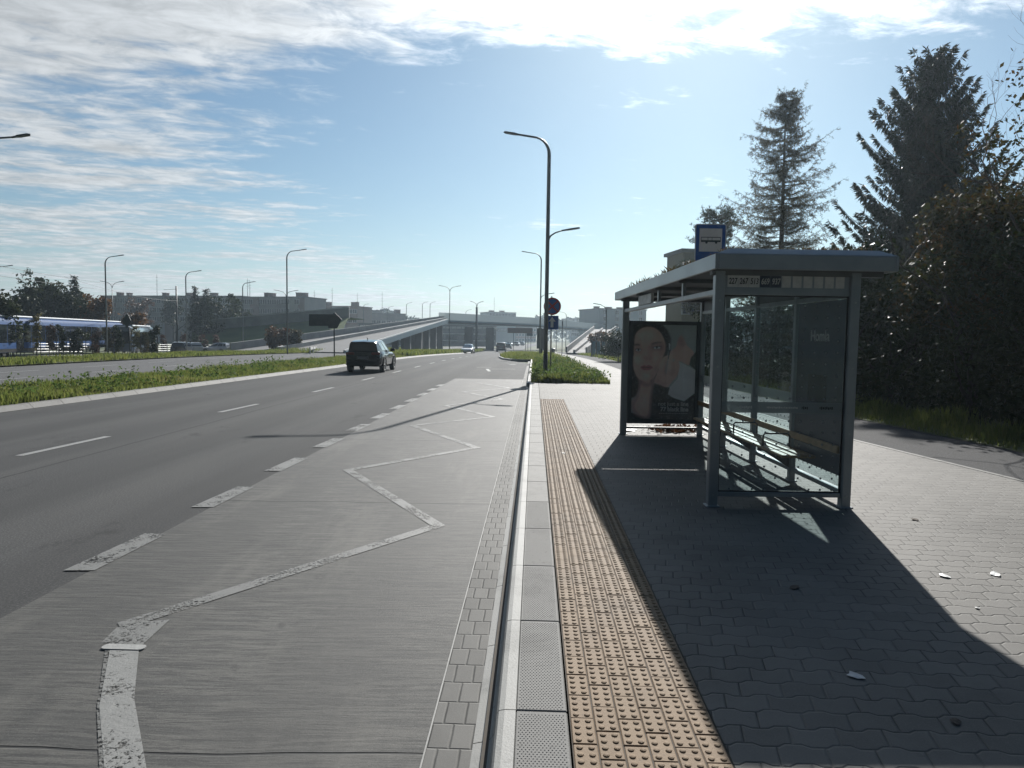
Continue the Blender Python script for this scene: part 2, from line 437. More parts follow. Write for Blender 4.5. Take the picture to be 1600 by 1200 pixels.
def m_pavers(name, c1, c2, rowh=0.135, colw=0.2, amp=0.011, joint=0.0045, wave=True, jcol=(0.035, 0.034, 0.03)):
    """interlocking blocks: joints that zigzag across, straight joints along, half offset by row"""
    m, g, b = new_mat(name)
    co = g.n('ShaderNodeTexCoord').outputs['Object']
    x, y, z = g.sep(co)
    jit = g.m('MULTIPLY', g.m('SUBTRACT', g.noise(co, 7, 2), 0.5), 0.010)
    yy = g.m('ADD', y, jit)
    if wave:
        tri = g.m('ABSOLUTE', g.m('SUBTRACT', g.m('FRACT', g.m('DIVIDE', x, colw)), 0.5))
        tri = g.mapr(tri, 0.17, 0.33, -1.0, 1.0, False)
        yy = g.m('ADD', yy, g.m('MULTIPLY', tri, amp))
    row = g.m('FLOOR', g.m('DIVIDE', yy, rowh))
    fy = g.m('FRACT', g.m('DIVIDE', yy, rowh))
    off = g.m('MULTIPLY', g.m('MODULO', row, 2.0), 0.5)
    xs = g.m('ADD', g.m('DIVIDE', g.m('ADD', x, g.m('MULTIPLY', jit, 0.6)), colw), off)
    if wave:  # the along-joints lean as in the photograph
        xs = g.m('ADD', xs, g.m('MULTIPLY', fy, -0.12))
    col = g.m('FLOOR', xs); fx = g.m('FRACT', xs)
    dy = g.m('MULTIPLY', g.m('SUBTRACT', 0.5, g.m('ABSOLUTE', g.m('SUBTRACT', fy, 0.5))), rowh)
    dx = g.m('MULTIPLY', g.m('SUBTRACT', 0.5, g.m('ABSOLUTE', g.m('SUBTRACT', fx, 0.5))), colw)
    dj = g.m('MINIMUM', dx, dy)
    j = g.mapr(dj, joint * 0.35, joint, 1.0, 0.0)
    wn = g.n('ShaderNodeTexWhiteNoise', noise_dimensions='3D'); g.link(g.xyz(row, col, 0.0), wn.inputs['Vector'])
    big = g.noise(co, 0.55, 5, 0.65); fine = g.noise(co, 180, 2, 0.7)
    c = g.mix(wn.outputs['Value'], c1, c2)
    c = g.mix(g.mapr(big, 0.42, 0.68, 0.0, 0.45), c, tuple(v * 1.35 for v in c2))
    c = g.mix(g.mapr(big, 0.48, 0.28, 0.0, 0.6), c, tuple(v * 0.55 for v in c1))
    c = g.mix(g.mapr(wn.outputs['Value'], 0.9, 0.98, 0.0, 0.35), c, tuple(v * 0.6 for v in c1))
    c = g.mix(g.mapr(fine, 0.5, 0.8, 0.0, 0.35), c, tuple(v * 1.7 for v in c2))
    c = g.mix(g.mapr(fine, 0.42, 0.2, 0.0, 0.4), c, tuple(v * 0.45 for v in c1))
    jn = g.noise(co, 1.7, 4, 0.65)
    c = g.mix(j, c, g.mix(g.mapr(jn, 0.42, 0.62), jcol, tuple(v * 0.9 for v in c2)))
    sp = g.noise(co, 11, 4, 0.7)
    c = g.mix(g.mapr(sp, 0.66, 0.74, 0.0, 0.6), c, tuple(v * 0.4 for v in c1))
    g.link(c, b.inputs['Base Color']); b.inputs['Roughness'].default_value = 0.75
    b.inputs['Specular IOR Level'].default_value = 0.35
    h = g.m('ADD', g.m('MULTIPLY', g.mapr(dj, 0.0, joint * 2.4), 1.0), g.m('ADD', g.m('MULTIPLY', fine, 0.12), g.m('MULTIPLY', wn.outputs['Value'], 0.25)))
    add_bump(g, b, h, 0.7, 0.006)
    return m
def m_paint(name, col, wear=0.5, scale=28, cover=0.42):
    """thermoplastic marking worn through to the surface below"""
    m, g, b = new_mat(name)
    co = g.n('ShaderNodeTexCoord').outputs['Object']
    n = g.noise(co, scale, 4, 0.7); n2 = g.noise(co, 3.0, 3, 0.6)
    f = g.mapr(g.m('ADD', n, g.m('MULTIPLY', g.m('SUBTRACT', n2, 0.5), wear)), cover - 0.05, cover + 0.06)
    g.link(g.mix(g.noise(co, 9, 3), tuple(v * 0.75 for v in col), col), b.inputs['Base Color'])
    b.inputs['Roughness'].default_value = 0.6
    add_bump(g, b, n, 0.5, 0.008)
    tr = g.n('ShaderNodeBsdfTransparent'); mx = g.n('ShaderNodeMixShader')
    g.link(f, mx.inputs[0]); g.link(tr.outputs[0], mx.inputs[1]); g.link(b.outputs[0], mx.inputs[2])
    g.link(mx.outputs[0], m.node_tree.nodes['Material Output'].inputs['Surface'])
    return m
def m_glass(name, tint=(0.82, 0.9, 0.9), dots=False, axis='y', refl=1.0, dirt=0.08):
    m, g, b = new_mat(name)
    co = g.n('ShaderNodeTexCoord').outputs['Object']
    x, y, z = g.sep(co)
    tr = g.n('ShaderNodeBsdfTransparent'); tr.inputs[0].default_value = (*tint, 1)
    gl = g.n('ShaderNodeBsdfGlossy'); gl.inputs['Roughness'].default_value = 0.015
    fr = g.n('ShaderNodeFresnel'); fr.inputs['IOR'].default_value = 1.5
    mx = g.n('ShaderNodeMixShader'); front = g.m('SUBTRACT', 1.0, g.n('ShaderNodeNewGeometry').outputs['Backfacing'])
    g.put(mx.inputs[0], g.m('MULTIPLY', g.m('MULTIPLY', fr.outputs[0], refl, clamp=True), front))
    g.link(tr.outputs[0], mx.inputs[1]); g.link(gl.outputs[0], mx.inputs[2])
    df = g.n('ShaderNodeBsdfDiffuse'); df.inputs[0].default_value = (0.30, 0.31, 0.31, 1)
    mx2 = g.n('ShaderNodeMixShader')
    n = g.noise(co, 2.6, 6, 0.7, 0.6)
    fac = g.mapr(n, 0.4, 0.85, dirt * 0.3, dirt)
    if dots:
        a = y if axis == 'y' else x
        fu = g.m('SUBTRACT', g.m('FRACT', g.m('DIVIDE', a, 0.115)), 0.5)
        fv = g.m('SUBTRACT', g.m('FRACT', g.m('DIVIDE', z, 0.115)), 0.5)
        r = g.m('SQRT', g.m('ADD', g.m('MULTIPLY', fu, fu), g.m('MULTIPLY', fv, fv)))
        dt = g.mapr(r, 0.115, 0.085, 0.0, 0.95)
        fac = g.m('MAXIMUM', fac, dt)
        df.inputs[0].default_value = (0.22, 0.24, 0.25, 1)
    g.put(mx2.inputs[0], g.m('MULTIPLY', fac, front))
    g.link(mx.outputs[0], mx2.inputs[1]); g.link(df.outputs[0], mx2.inputs[2])
    g.link(mx2.outputs[0], m.node_tree.nodes['Material Output'].inputs['Surface'])
    return m
def m_sheet(name, col, alpha, rough=0.6):        # frosted film or printed film on glass
    m, g, b = new_mat(name)
    co = g.n('ShaderNodeTexCoord').outputs['Object']
    g.link(g.mix(g.noise(co, 5, 5, 0.7), col, tuple(v * 0.7 for v in col)), b.inputs['Base Color'])
    b.inputs['Roughness'].default_value = rough
    tl = g.n('ShaderNodeBsdfTranslucent'); tl.inputs[0].default_value = (*col, 1)
    m0 = g.n('ShaderNodeMixShader'); m0.inputs[0].default_value = 0.4
    g.link(b.outputs[0], m0.inputs[1]); g.link(tl.outputs[0], m0.inputs[2])
    tr = g.n('ShaderNodeBsdfTransparent'); mx = g.n('ShaderNodeMixShader')
    mx.inputs[0].default_value = alpha
    g.link(tr.outputs[0], mx.inputs[1]); g.link(m0.outputs[0], mx.inputs[2])
    g.link(mx.outputs[0], m.node_tree.nodes['Material Output'].inputs['Surface'])
    return m

ASPHALT = m_asphalt('asphalt', (0.046, 0.047, 0.048), (0.068, 0.068, 0.067), True)
ASPHALT2 = m_asphalt('far_carriageway_asphalt', (0.075, 0.076, 0.078), (0.10, 0.10, 0.10))
CYCLE = m_asphalt('cycle_path_asphalt', (0.042, 0.043, 0.045), (0.062, 0.062, 0.064))
BAY = m_concrete_bay()
PAVE = m_pavers('interlocking_pavers', (0.112, 0.107, 0.097), (0.142, 0.136, 0.124))
GUTTER = m_pavers('gutter_blocks', (0.085, 0.083, 0.077), (0.125, 0.122, 0.113), rowh=0.2, colw=0.1, wave=False, joint=0.004)
KERB = mat_dirty('kerb_concrete', (0.14, 0.138, 0.13), (0.185, 0.182, 0.17), 0.75, scale=3, bump=0.25, bscale=120)
KERBLIP = mat_dirty('kerb_lip_concrete', (0.25, 0.25, 0.235), (0.31, 0.305, 0.29), 0.65, scale=5, bump=0.2, bscale=90)
TACT = mat_dirty('tactile_sand_concrete', (0.185, 0.12, 0.064), (0.238, 0.16, 0.088), 0.75, scale=4.5, bump=0.3, bscale=160)
TACTJ = mat('tactile_joint_sand', (0.06, 0.05, 0.04), (0.09, 0.075, 0.06), 0.9, scale=20)
PAINT = m_paint('white_road_paint', (0.25, 0.25, 0.238), 0.7, 48, 0.39)
PAINTW = m_paint('worn_road_paint', (0.185, 0.185, 0.175), 0.7, 52, 0.43)
LINE = m_paint('lane_line_paint', (0.3, 0.3, 0.29), 0.4, 30, 0.36)
PAINTS = m_paint('fresh_paint_edge', (0.36, 0.36, 0.345), 0.2, 30, 0.25)
SOIL = mat('soil_and_short_grass', (0.06, 0.085, 0.025), (0.10, 0.10, 0.045), 0.95, scale=1.5, bump=0.4, bscale=30)
FIELD = mat('distant_grass', (0.07, 0.095, 0.035), (0.115, 0.115, 0.06), 0.95, scale=0.04)
GRASS = leaf_mat('grass_blades', [(0.06, 0.082, 0.02), (0.108, 0.14, 0.033), (0.165, 0.185, 0.048), (0.19, 0.165, 0.08)], 0.6, 0.55, 0.35, 0.25)
WEED = leaf_mat('weed_leaves', [(0.045, 0.08, 0.02), (0.08, 0.125, 0.03), (0.12, 0.16, 0.05)], 0.5, 0.65, 0.8, 0.15)
STEEL = mat('grey_painted_steel', (0.22, 0.245, 0.26), (0.27, 0.295, 0.31), 0.33, 0.25, scale=2.2, bump=0.06, bscale=40)
STEELD = mat('dark_painted_steel', (0.045, 0.055, 0.065), (0.07, 0.08, 0.09), 0.45, 0.1, scale=3)
GALV = mat('galvanised_steel', (0.30, 0.32, 0.33), (0.38, 0.39, 0.40), 0.45, 0.6, scale=9)
BLACKP = mat('black_paint', (0.012, 0.013, 0.014), (0.022, 0.022, 0.022), 0.5, scale=6)
WOOD = mat('bench_wood', (0.24, 0.16, 0.085), (0.36, 0.25, 0.14), 0.5, scale=9, bump=0.2)
ROOFIN = mat('roof_lining', (0.09, 0.10, 0.11), (0.13, 0.14, 0.15), 0.6, scale=2)
GLASS_E = m_glass('end_wall_glass', (0.88, 0.94, 0.95), True, 'x', 1.0, 0.30)
GLASS_B = m_glass('back_wall_glass', (0.90, 0.95, 0.955), True, 'y', 0.9, 0.10)
FROST = m_sheet('frosted_film', (0.34, 0.38, 0.38), 0.72)
FILM = m_sheet('printed_blue_film', (0.055, 0.085, 0.12), 0.93, 0.25)
PALE = mat('pale_plate', (0.56, 0.56, 0.54), (0.46, 0.46, 0.45), 0.5, scale=12)
WHITE = mat('white_plate', (0.75, 0.75, 0.73), (0.66, 0.66, 0.64), 0.45, scale=7)
NAVY = mat('navy_plate', (0.012, 0.02, 0.045), (0.018, 0.028, 0.055), 0.4, scale=8)
SIGNBLUE = mat('sign_blue', (0.012, 0.075, 0.30), (0.015, 0.09, 0.34), 0.35, scale=6)
SIGNRED = mat('sign_red', (0.42, 0.02, 0.02), (0.34, 0.018, 0.02), 0.35, scale=6)
SIGNWHITE = mat('sign_white', (0.78, 0.70, 0.66), (0.7, 0.62, 0.58), 0.4, scale=5)
INK = mat('black_ink', (0.012, 0.012, 0.014), (0.016, 0.016, 0.018), 0.5)
SIGNBACK = mat('sign_back_metal', (0.045, 0.055, 0.06), (0.065, 0.075, 0.08), 0.6, scale=3)
BARK = mat('bark', (0.06, 0.045, 0.033), (0.10, 0.08, 0.06), 0.9, scale=9, bump=0.6, bscale=30)
BARKD = mat('dark_bark', (0.03, 0.025, 0.02), (0.055, 0.045, 0.036), 0.9, scale=9, bump=0.5, bscale=30)
SPRUCE = leaf_mat('spruce_needles', [(0.016, 0.026, 0.014), (0.03, 0.042, 0.02), (0.055, 0.055, 0.03)], 0.15, 0.5, 0.5)
LARCH = leaf_mat('larch_needles', [(0.055, 0.05, 0.025), (0.09, 0.08, 0.035), (0.12, 0.09, 0.04)], 0.25, 0.6, 0.4)
PINE = leaf_mat('pine_needles', [(0.025, 0.04, 0.018), (0.045, 0.065, 0.028), (0.07, 0.08, 0.04)], 0.15, 0.5, 0.7)
LEAFG = leaf_mat('dark_green_leaves', [(0.011, 0.021, 0.008), (0.022, 0.036, 0.012), (0.036, 0.046, 0.015), (0.048, 0.038, 0.015)], 0.16, 0.48, 0.7, 0.1)
LEAFO = leaf_mat('autumn_leaves', [(0.018, 0.026, 0.009), (0.036, 0.040, 0.013), (0.068, 0.052, 0.017), (0.11, 0.05, 0.017)], 0.3, 0.55, 0.8, 0.08)
LEAFORANGE = leaf_mat('orange_leaves', [(0.06, 0.035, 0.015), (0.11, 0.055, 0.018), (0.17, 0.08, 0.025)], 0.35, 0.5, 0.9)
LEAFY = leaf_mat('yellow_green_leaves', [(0.06, 0.06, 0.015), (0.12, 0.11, 0.025), (0.16, 0.11, 0.03)], 0.35, 0.5, 0.9)
LEAFR = leaf_mat('red_brown_leaves', [(0.04, 0.025, 0.012), (0.09, 0.04, 0.02), (0.12, 0.06, 0.03)], 0.3, 0.5, 0.9)
LEAFM = leaf_mat('mixed_green_leaves', [(0.018, 0.028, 0.011), (0.034, 0.046, 0.016), (0.06, 0.062, 0.024)], 0.24, 0.5, 0.6, 0.12)
CONCRETE = mat('concrete', (0.26, 0.265, 0.26), (0.34, 0.34, 0.33), 0.8, scale=0.7, bump=0.2, bscale=10)
CONCD = mat('dark_concrete', (0.15, 0.155, 0.16), (0.2, 0.2, 0.2), 0.8, scale=0.5)
BLUESTEEL = mat('blue_grey_bridge_steel', (0.07, 0.13, 0.17), (0.10, 0.16, 0.20), 0.5, 0.0, scale=0.5)
LAMPG = mat('lamp_grey', (0.16, 0.175, 0.185), (0.2, 0.215, 0.22), 0.45, 0.3, scale=3)
# ------------------------------------------------------------------ the setting
def strip(name, fl, fr, ys, dz, m, nx=4, zf=None, kind='structure'):
    mb = MB(); vs = []; n = nx + 1
    for y in ys:
        a, b = fl(y), fr(y)
        for i in range(n):
            x = a + (b - a) * i / nx
            vs.append((x, y, (zf or tz)(x, y) + dz))
    fs = [(j * n + i, j * n + i + 1, (j + 1) * n + i + 1, (j + 1) * n + i) for j in range(len(ys) - 1) for i in range(nx)]
    mb.add(vs, fs)
    return tag(mb.build(name, m), kind=kind)
def lin(*pts):
    def f(y):
        if y <= pts[0][0]: return pts[0][1]
        for (a, b), (c, d) in zip(pts, pts[1:]):
            if y <= c: return b + (d - b) * (y - a) / (c - a)
        (a, b), (c, d) = pts[-2:]
        return d
    return f
bend = lambda y: 0.00022 * max(0.0, y - 110) ** 2
YS = [-12, 0, 6, 12, 18, 25, 32, 40, 48, 56, 64, 74, 84, 96, 110, 125, 140, 160, 185, 220, 270, 340]
medk = lin((-12, -12.6), (15, -11.7), (23, -11.3), (38, -10.6), (53, -10.4), (100, -10.4), (101, -10.4))
medl = lin((-12, -16.2), (20, -15.6), (60, -14.6), (100, -14.4), (101, -14.4))
oppl = lin((-12, -26.3), (33, -25.4), (60, -24.6), (100, -24.5), (101, -24.5))
rk = -0.14
roadr = lin((-12, -0.24), (53.9, -0.24), (54.0, -1.6), (58, -2.6), (66, -3.35), (101, -3.35))
pav_r = lin((-12, 8.6), (3, 6.95), (8.7, 5.99), (11.9, 5.47), (18, 5.0), (37, 4.5), (60, 4.3), (101, 4.1))
cyc_r = lin((-12, 9.6), (3, 8.45), (10.9, 7.55), (15.3, 7.0), (25, 6.6), (46, 6.1), (101, 5.6))
isl_r = lin((25.5, 2.78), (30, 2.7), (38, 2.65), (60, 2.3), (101, 1.9))

def ground():
    mb = MB()
    xs = [-2500, -900, -400, -200, -120, -80, -60, -48, -40, -36, -32, -28, -20, -10, 0, 10, 20, 40, 80, 160, 400, 900, 2500]
    ys = [-60, -20, 0, 15, 30, 40, 48, 56, 66, 78, 90, 105, 120, 135, 150, 200, 300, 500, 1000, 2500, 6000]
    vs = [(x, y, tz(x, y) - 0.06) for y in ys for x in xs]; n = len(xs)
    mb.add(vs, [(j * n + i, j * n + i + 1, (j + 1) * n + i + 1, (j + 1) * n + i) for j in range(len(ys) - 1) for i in range(n - 1)])
    tag(mb.build('ground', FIELD), kind='structure')
ground()
strip('road', lambda y: medk(y) + bend(y), lambda y: roadr(y) + bend(y), YS, 0.0, ASPHALT, 6)
strip('far_road', lambda y: oppl(y) + bend(y), lambda y: medl(y) + bend(y), YS, 0.004, ASPHALT2, 6)
strip('bus_bay', lambda y: -3.36, lambda y: -0.45, [-6, 0, 6, 12, 18, 24, 30], 0.004, BAY, 4)
strip('gutter', lambda y: -0.447, lambda y: -0.245, [-6, 6, 18, 30, 40, 54], 0.008, GUTTER, 1)
strip('median', lambda y: medl(y) + 0.1 + bend(y), lambda y: medk(y) - 0.22 + bend(y), YS, 0.11, SOIL, 4)
strip('verge', lambda y: oppl(y) - 14 + bend(y), lambda y: oppl(y) - 0.15 + bend(y), YS[:17], 0.06, SOIL, 8)
PZ = 0.17
YP = [-12, 0, 3, 6, 9, 12, 15, 18, 21, 25.5]
strip('pavement', lambda y: 0.815, pav_r, YP, PZ, PAVE, 6)
strip('pavement', lambda y: 0.183, lambda y: 0.815, [18.92, 22, 25.5], PZ, PAVE, 2)
strip('pavement', isl_r, pav_r, [25.5, 28, 32, 36, 40, 46, 52, 60, 70, 80, 92, 105, 120, 140], PZ + 0.001, PAVE, 4)
strip('cycle_path', pav_r, cyc_r, [-12, 0, 3, 6, 9, 12, 15, 18, 21, 25.5, 30, 36, 44, 52, 60, 70, 85, 105, 140], PZ - 0.004, CYCLE, 3)
strip('verge', cyc_r, lambda y: cyc_r(y) + 22, [-12, 0, 3, 6, 9, 12, 15, 18, 22, 28, 36, 46, 60, 80, 105, 140], PZ + 0.01, SOIL, 6)
strip('traffic_island', lambda y: (roadr(y) + 0.14), isl_r, [25.5, 30, 36, 42, 48, 53.9, 54.05, 56, 60, 66, 74, 84, 96, 110], PZ - 0.03, SOIL, 4)

def kerb():
    prof = [(-0.245, 0.008), (-0.19, 0.02), (-0.165, 0.034), (-0.152, 0.055), (-0.14, 0.152), (-0.13, 0.166), (-0.105, 0.171)]
    lip = MB(); top = MB()
    y = -5.95
    while y < 25.4:
        y1 = min(y + 0.994, 25.45)
        for (a, b), (c, d) in zip(prof, prof[1:]):
            lip.add([(a, y, b), (c, y, d), (c, y1, d), (a, y1, b)], [(0, 1, 2, 3)])
        lip.add([(p[0], y, p[1]) for p in prof] + [(-0.105, y, 0)], [tuple(range(8))])
        lip.box(-0.105, y, 0.0, -0.055, y1, 0.1715)
        top.bbox(-0.0545, y, 0.0, 0.1745, y1, 0.1705, 0.006)
        # raised studs of the anti-slip face, near stones only
        if y1 > 1.9 and y < 6.2:
            s = 0.0155
            for i in range(13):
                for k in range(int(0.97 / s)):
                    cx = -0.038 + i * s + (s / 2 if k % 2 else 0); cy = y + 0.015 + k * s
                    r = 0.0042
                    top.add([(cx - r, cy, 0.1706), (cx, cy - r, 0.1706), (cx + r, cy, 0.1706), (cx, cy + r, 0.1706), (cx, cy, 0.1733)],
                            [(0, 1, 4), (1, 2, 4), (2, 3, 4), (3, 0, 4)])
        y += 1.0
    k = tag(lip.build('kerb', KERBLIP), kind='structure')
    top.build('kerb_top', KERB, k)
    base = MB(); base.box(-0.2, -6, -0.05, 0.18, 25.45, 0.03); base.build('kerb_joint', TACTJ, k)
    # plain kerb on past the platform, round the end of the bay
    mb = MB(); ys = [25.5 + 1.0 * i for i in range(29)]
    for a in ys:
        b = min(a + 0.985, 54.0)
        if b > a + .02: mb.bbox(-0.24, a, tz(0, a) - 0.1, -0.10, b, tz(0, a) + 0.16, 0.02)
    tag(mb.build('kerb', KERBLIP), kind='structure')
    mb = MB()
    mb.bbox(-1.75, 54.0, tz(0, 54) - 0.1, -0.1, 54.15, tz(0, 54) + 0.155, 0.02)
    pts = [(roadr(y), y) for y in np.linspace(54.2, 66, 13)] + [(roadr(y) + bend(y), y) for y in range(68, 112, 2)]
    for (a, b), (c, d) in zip(pts, pts[1:]):
        z = tz(0, b)
        mb.add([(a, b, z), (c, d, tz(0, d)), (c + .15, d, tz(0, d)), (a + .15, b, z), (a + .02, b, z + .13), (c + .02, d, tz(0, d) + .13), (c + .15, d, tz(0, d) + .14), (a + .15, b, z + .14)],
               [(0, 4, 5, 1), (4, 7, 6, 5), (3, 2, 6, 7), (0, 3, 7, 4), (1, 5, 6, 2)])
    tag(mb.build('kerb', KERBLIP), kind='structure')
    # median kerb with a slanted face, stones one metre long
    mb = MB()
    y = 4.0
    while y < 120:
        st = 1.0 if y < 60 else 4.0
        y1 = y + st - 0.012
        s0, s1 = medk(y) + bend(y), medk(y1) + bend(y1); z0, z1 = tz(s0, y), tz(s1, y1)
        pr = [(0.0, 0.003), (-0.10, 0.105), (-0.13, 0.118), (-0.26, 0.118), (-0.26, 0.0)]
        n = 5
        vs = [(s0 + p, y, z0 + q) for p, q in pr] + [(s1 + p, y1, z1 + q) for p, q in pr]
        mb.add(vs, [tuple(range(n)), tuple(reversed(range(n, 2 * n)))] + [(i, n + i, n + (i + 1) % n, (i + 1) % n) for i in range(n)])
        y += st
    tag(mb.build('kerb', KERB), kind='structure')
    # pavement edge strip between paving and cycle path
    mb = MB(); ys = np.linspace(-8, 60, 69)
    for a, b in zip(ys, ys[1:]):
        x0, x1 = pav_r(a), pav_r(b - .01)
        mb.slab([(x0 - .04, a, tz(0, a) + PZ + .005), (x0 + .04, a, tz(0, a) + PZ + .005), (x1 + .04, b - .01, tz(0, b) + PZ + .005), (x1 - .04, b - .01, tz(0, b) + PZ + .005)], 0.05)
    tag(mb.build('edging', KERB), kind='structure')
kerb()

def tactile():
    base = MB(); base.add([(0.183, -5, PZ - .004), (0.815, -5, PZ - .004), (0.815, 18.92, PZ - .004), (0.183, 18.92, PZ - .004)], [(0, 1, 2, 3)])
    b = tag(base.build('tactile_paving', TACTJ), kind='structure')
    mb = MB()
    W = 0.1043
    dome = [(math.cos(t), math.sin(t)) for t in (2 * math.pi * k / 8 for k in range(8))]
    for c in range(6):
        x0 = 0.187 + c * W
        y = -1.0 + (0.1 if c % 2 else 0.0)
        while y < 18.9:
            y1 = min(y + 0.197, 18.91)
            zt = PZ + rng.uniform(-0.0015, 0.002)
            mb.bbox(x0, y, PZ - 0.03, x0 + W - 0.004, y1, zt, 0.004)
            if y > 1.8:
                for i in range(2):
                    for k in range(4):
                        cx, cy = x0 + 0.026 + i * 0.049, y + 0.026 + k * 0.0485
                        if cy > y1 - .01: continue
                        vs = []
                        for r, h in ((0.0140, 0.0), (0.0125, 0.0040), (0.0065, 0.0058)):
                            vs += [(cx + r * p, cy + r * q, zt + h) for p, q in dome]
                        mb.add(vs, [(o + i2, o + (i2 + 1) % 8, o + 8 + (i2 + 1) % 8, o + 8 + i2) for o in (0, 8) for i2 in range(8)] + [tuple(range(16, 24))])
            y += 0.2
    mb.build('tactile_block', TACT, b)
tactile()

def poly_strip(pts, wd, dz, mb):
    """flat painted line along pts with mitred corners"""
    P = [Vector((p[0], p[1], 0)) for p in pts]; L = []; Rr = []
    for i, p in enumerate(P):
        a = (p - P[i - 1]).normalized() if i else (P[1] - p).normalized()
        b = (P[i + 1] - p).normalized() if i < len(P) - 1 else a
        n = Vector((-(a + b).y, (a + b).x, 0))
        if n.length < 0.2: n = Vector((-a.y, a.x, 0))
        n.normalize()
        k = wd / 2 / max(0.45, abs(n.dot(Vector((-a.y, a.x, 0)))))
        L.append(p + n * k); Rr.append(p - n * k)
    for i in range(len(P) - 1):
        mb.add([(q.x, q.y, tz(q.x, q.y) + dz) for q in (Rr[i], Rr[i + 1], L[i + 1], L[i])], [(0, 1, 2, 3)])
def markings():
    mb = MB()
    for k in range(13):                                   # dashes along the bay
        y = 1.15 + 2.0 * k
        s = 0.02
        mb.add([(-3.56, y, .009), (-3.33, y + s, .009), (-3.33 + .03, y + 1.02, .009), (-3.53 + .03, y + 1.02, .009)], [(0, 1, 2, 3)])
    tag(mb.build('bay_marking', m_paint('bay_dash_paint', (0.195, 0.195, 0.185), 0.8, 48, 0.40)), kind='structure')
    mb = MB()
    for k in range(-1, 14):
        y = 9.9 + 5.95 * k; cx = lin((0, -7.75), (10, -7.45), (16, -7.18), (23, -6.85), (40, -6.75), (101, -6.75))
        poly_strip([(cx(y), y), (cx(y + 2), y + 2)], 0.13, 0.005, mb)
    for k in range(14):
        y = 18 + 6.0 * k
        poly_strip([(-19.2, y), (-19.15, y + 3)], 0.14, 0.009, mb)
        poly_strip([(-22.3, y - 2), (-22.25, y + 1)], 0.14, 0.009, mb)
    poly_strip([(-3.35, 41), (-2.5, 41.2)], .2, .008, mb)
    poly_strip([(-2.3, 36.5), (-2.6, 39.0), (-1.05, 39.4)], 0.16, 0.008, mb)
    poly_strip([(-1.6, 46), (-1.2, 46.2)], 0.5, 0.008, mb)
    poly_strip([(-1.9, 48.5), (-0.6, 49)], 0.2, 0.008, mb)
    tag(mb.build('lane_marking', LINE), kind='structure')
    mb = MB()
    zz = [(-2.54, 4.19), (-0.90, 6.67), (-2.48, 9.32), (-0.92, 11.45), (-2.44, 14.1), (-0.91, 15.9), (-2.3, 18.3), (-0.88, 20.4), (-2.3, 22.9), (-0.86, 25.0), (-2.2, 27.5)]
    poly_strip(zz, 0.125, 0.0085, mb)
    mb.add([(-2.51, 3.93, .0088), (-2.26, 3.93, .0088), (-2.29, 4.30, .0088), (-2.56, 4.22, .0088)], [(0, 1, 2, 3)])
    tag(mb.build('zigzag_marking', PAINTW), kind='structure')
    mb = MB()
    poly_strip([(-2.345, 3.9), (-2.03, 3.3), (-1.66, 2.75), (-1.2, 2.1), (-0.9, 1.7)], 0.15, 0.0095, mb)
    tag(mb.build('zigzag_marking', PAINT), kind='structure')
    mb = MB()
    poly_strip([(-2.43, 3.9), (-2.07, 3.25), (-1.775, 2.8), (-1.6, 2.5)], 0.05, 0.0082, mb)
    tag(mb.build('zigzag_marking', m_paint('ghost_paint', (0.17, 0.17, 0.16), 0.3, 45, 0.47)), kind='structure')
    mb = MB()
    mb.prism(rrect(-2.47, 3.86, -2.22, 3.925, 0.028), 0.008, Matrix.Translation((0, 0, 0.006)))
    tag(mb.build('zigzag_marking', PAINTS), kind='structure')
    # sealed edge of the bay
    mb = MB(); poly_strip([(-0.452, -5), (-0.452, 30)], 0.008, 0.0115, mb)
    tag(mb.build('bay_edge', KERBLIP), kind='structure')
markings()
# ------------------------------------------------------------------ grass
def blades(name, pts, h, wd, m, lean=0.35, parent=None):
    """pts (n,3) roots; h (n,) heights; each blade a bent four-cornered leaf"""
    n = len(pts); a = rng.uniform(0, 2 * np.pi, n); t = rng.uniform(0, 2 * np.pi, n)
    ln = rng.uniform(0.05, lean, n) * h
    dx, dy = np.cos(a), np.sin(a); wx, wy = np.cos(t) * wd, np.sin(t) * wd
    V = np.zeros((n, 4, 3))
    V[:, 0] = pts + np.stack([wx, wy, np.zeros(n)], 1) * .5
    V[:, 1] = pts - np.stack([wx, wy, np.zeros(n)], 1) * .5
    V[:, 2] = pts + np.stack([dx * ln * .4 - wx * .35, dy * ln * .4 - wy * .35, h * .6], 1)
    V[:, 3] = pts + np.stack([dx * ln, dy * ln, h], 1)
    return raw_mesh(name, V, 4, m, parent)
def scatter(n, fl, fr, y0, y1, dz, pw=1.0):
    y = y0 + (y1 - y0) * rng.random(n) ** pw
    L = np.array([fl(v) + bend(v) for v in y]); Rr = np.array([fr(v) + bend(v) for v in y])
    x = L + (Rr - L) * rng.random(n)
    z = np.array([tz(a, b) for a, b in zip(x, y)]) + dz
    return np.stack([x, y, z], 1)
def patch(P, sc=0.5, seed=0):                    # cheap smooth noise for tuft height
    q = P[:, 0] * sc + seed, P[:, 1] * sc
    return 0.5 + 0.25 * np.sin(q[0] * 2.1 + np.sin(q[1] * 1.7) * 1.6) + 0.25 * np.sin(q[1] * 2.7 + np.sin(q[0] * 3.1) * 1.2)
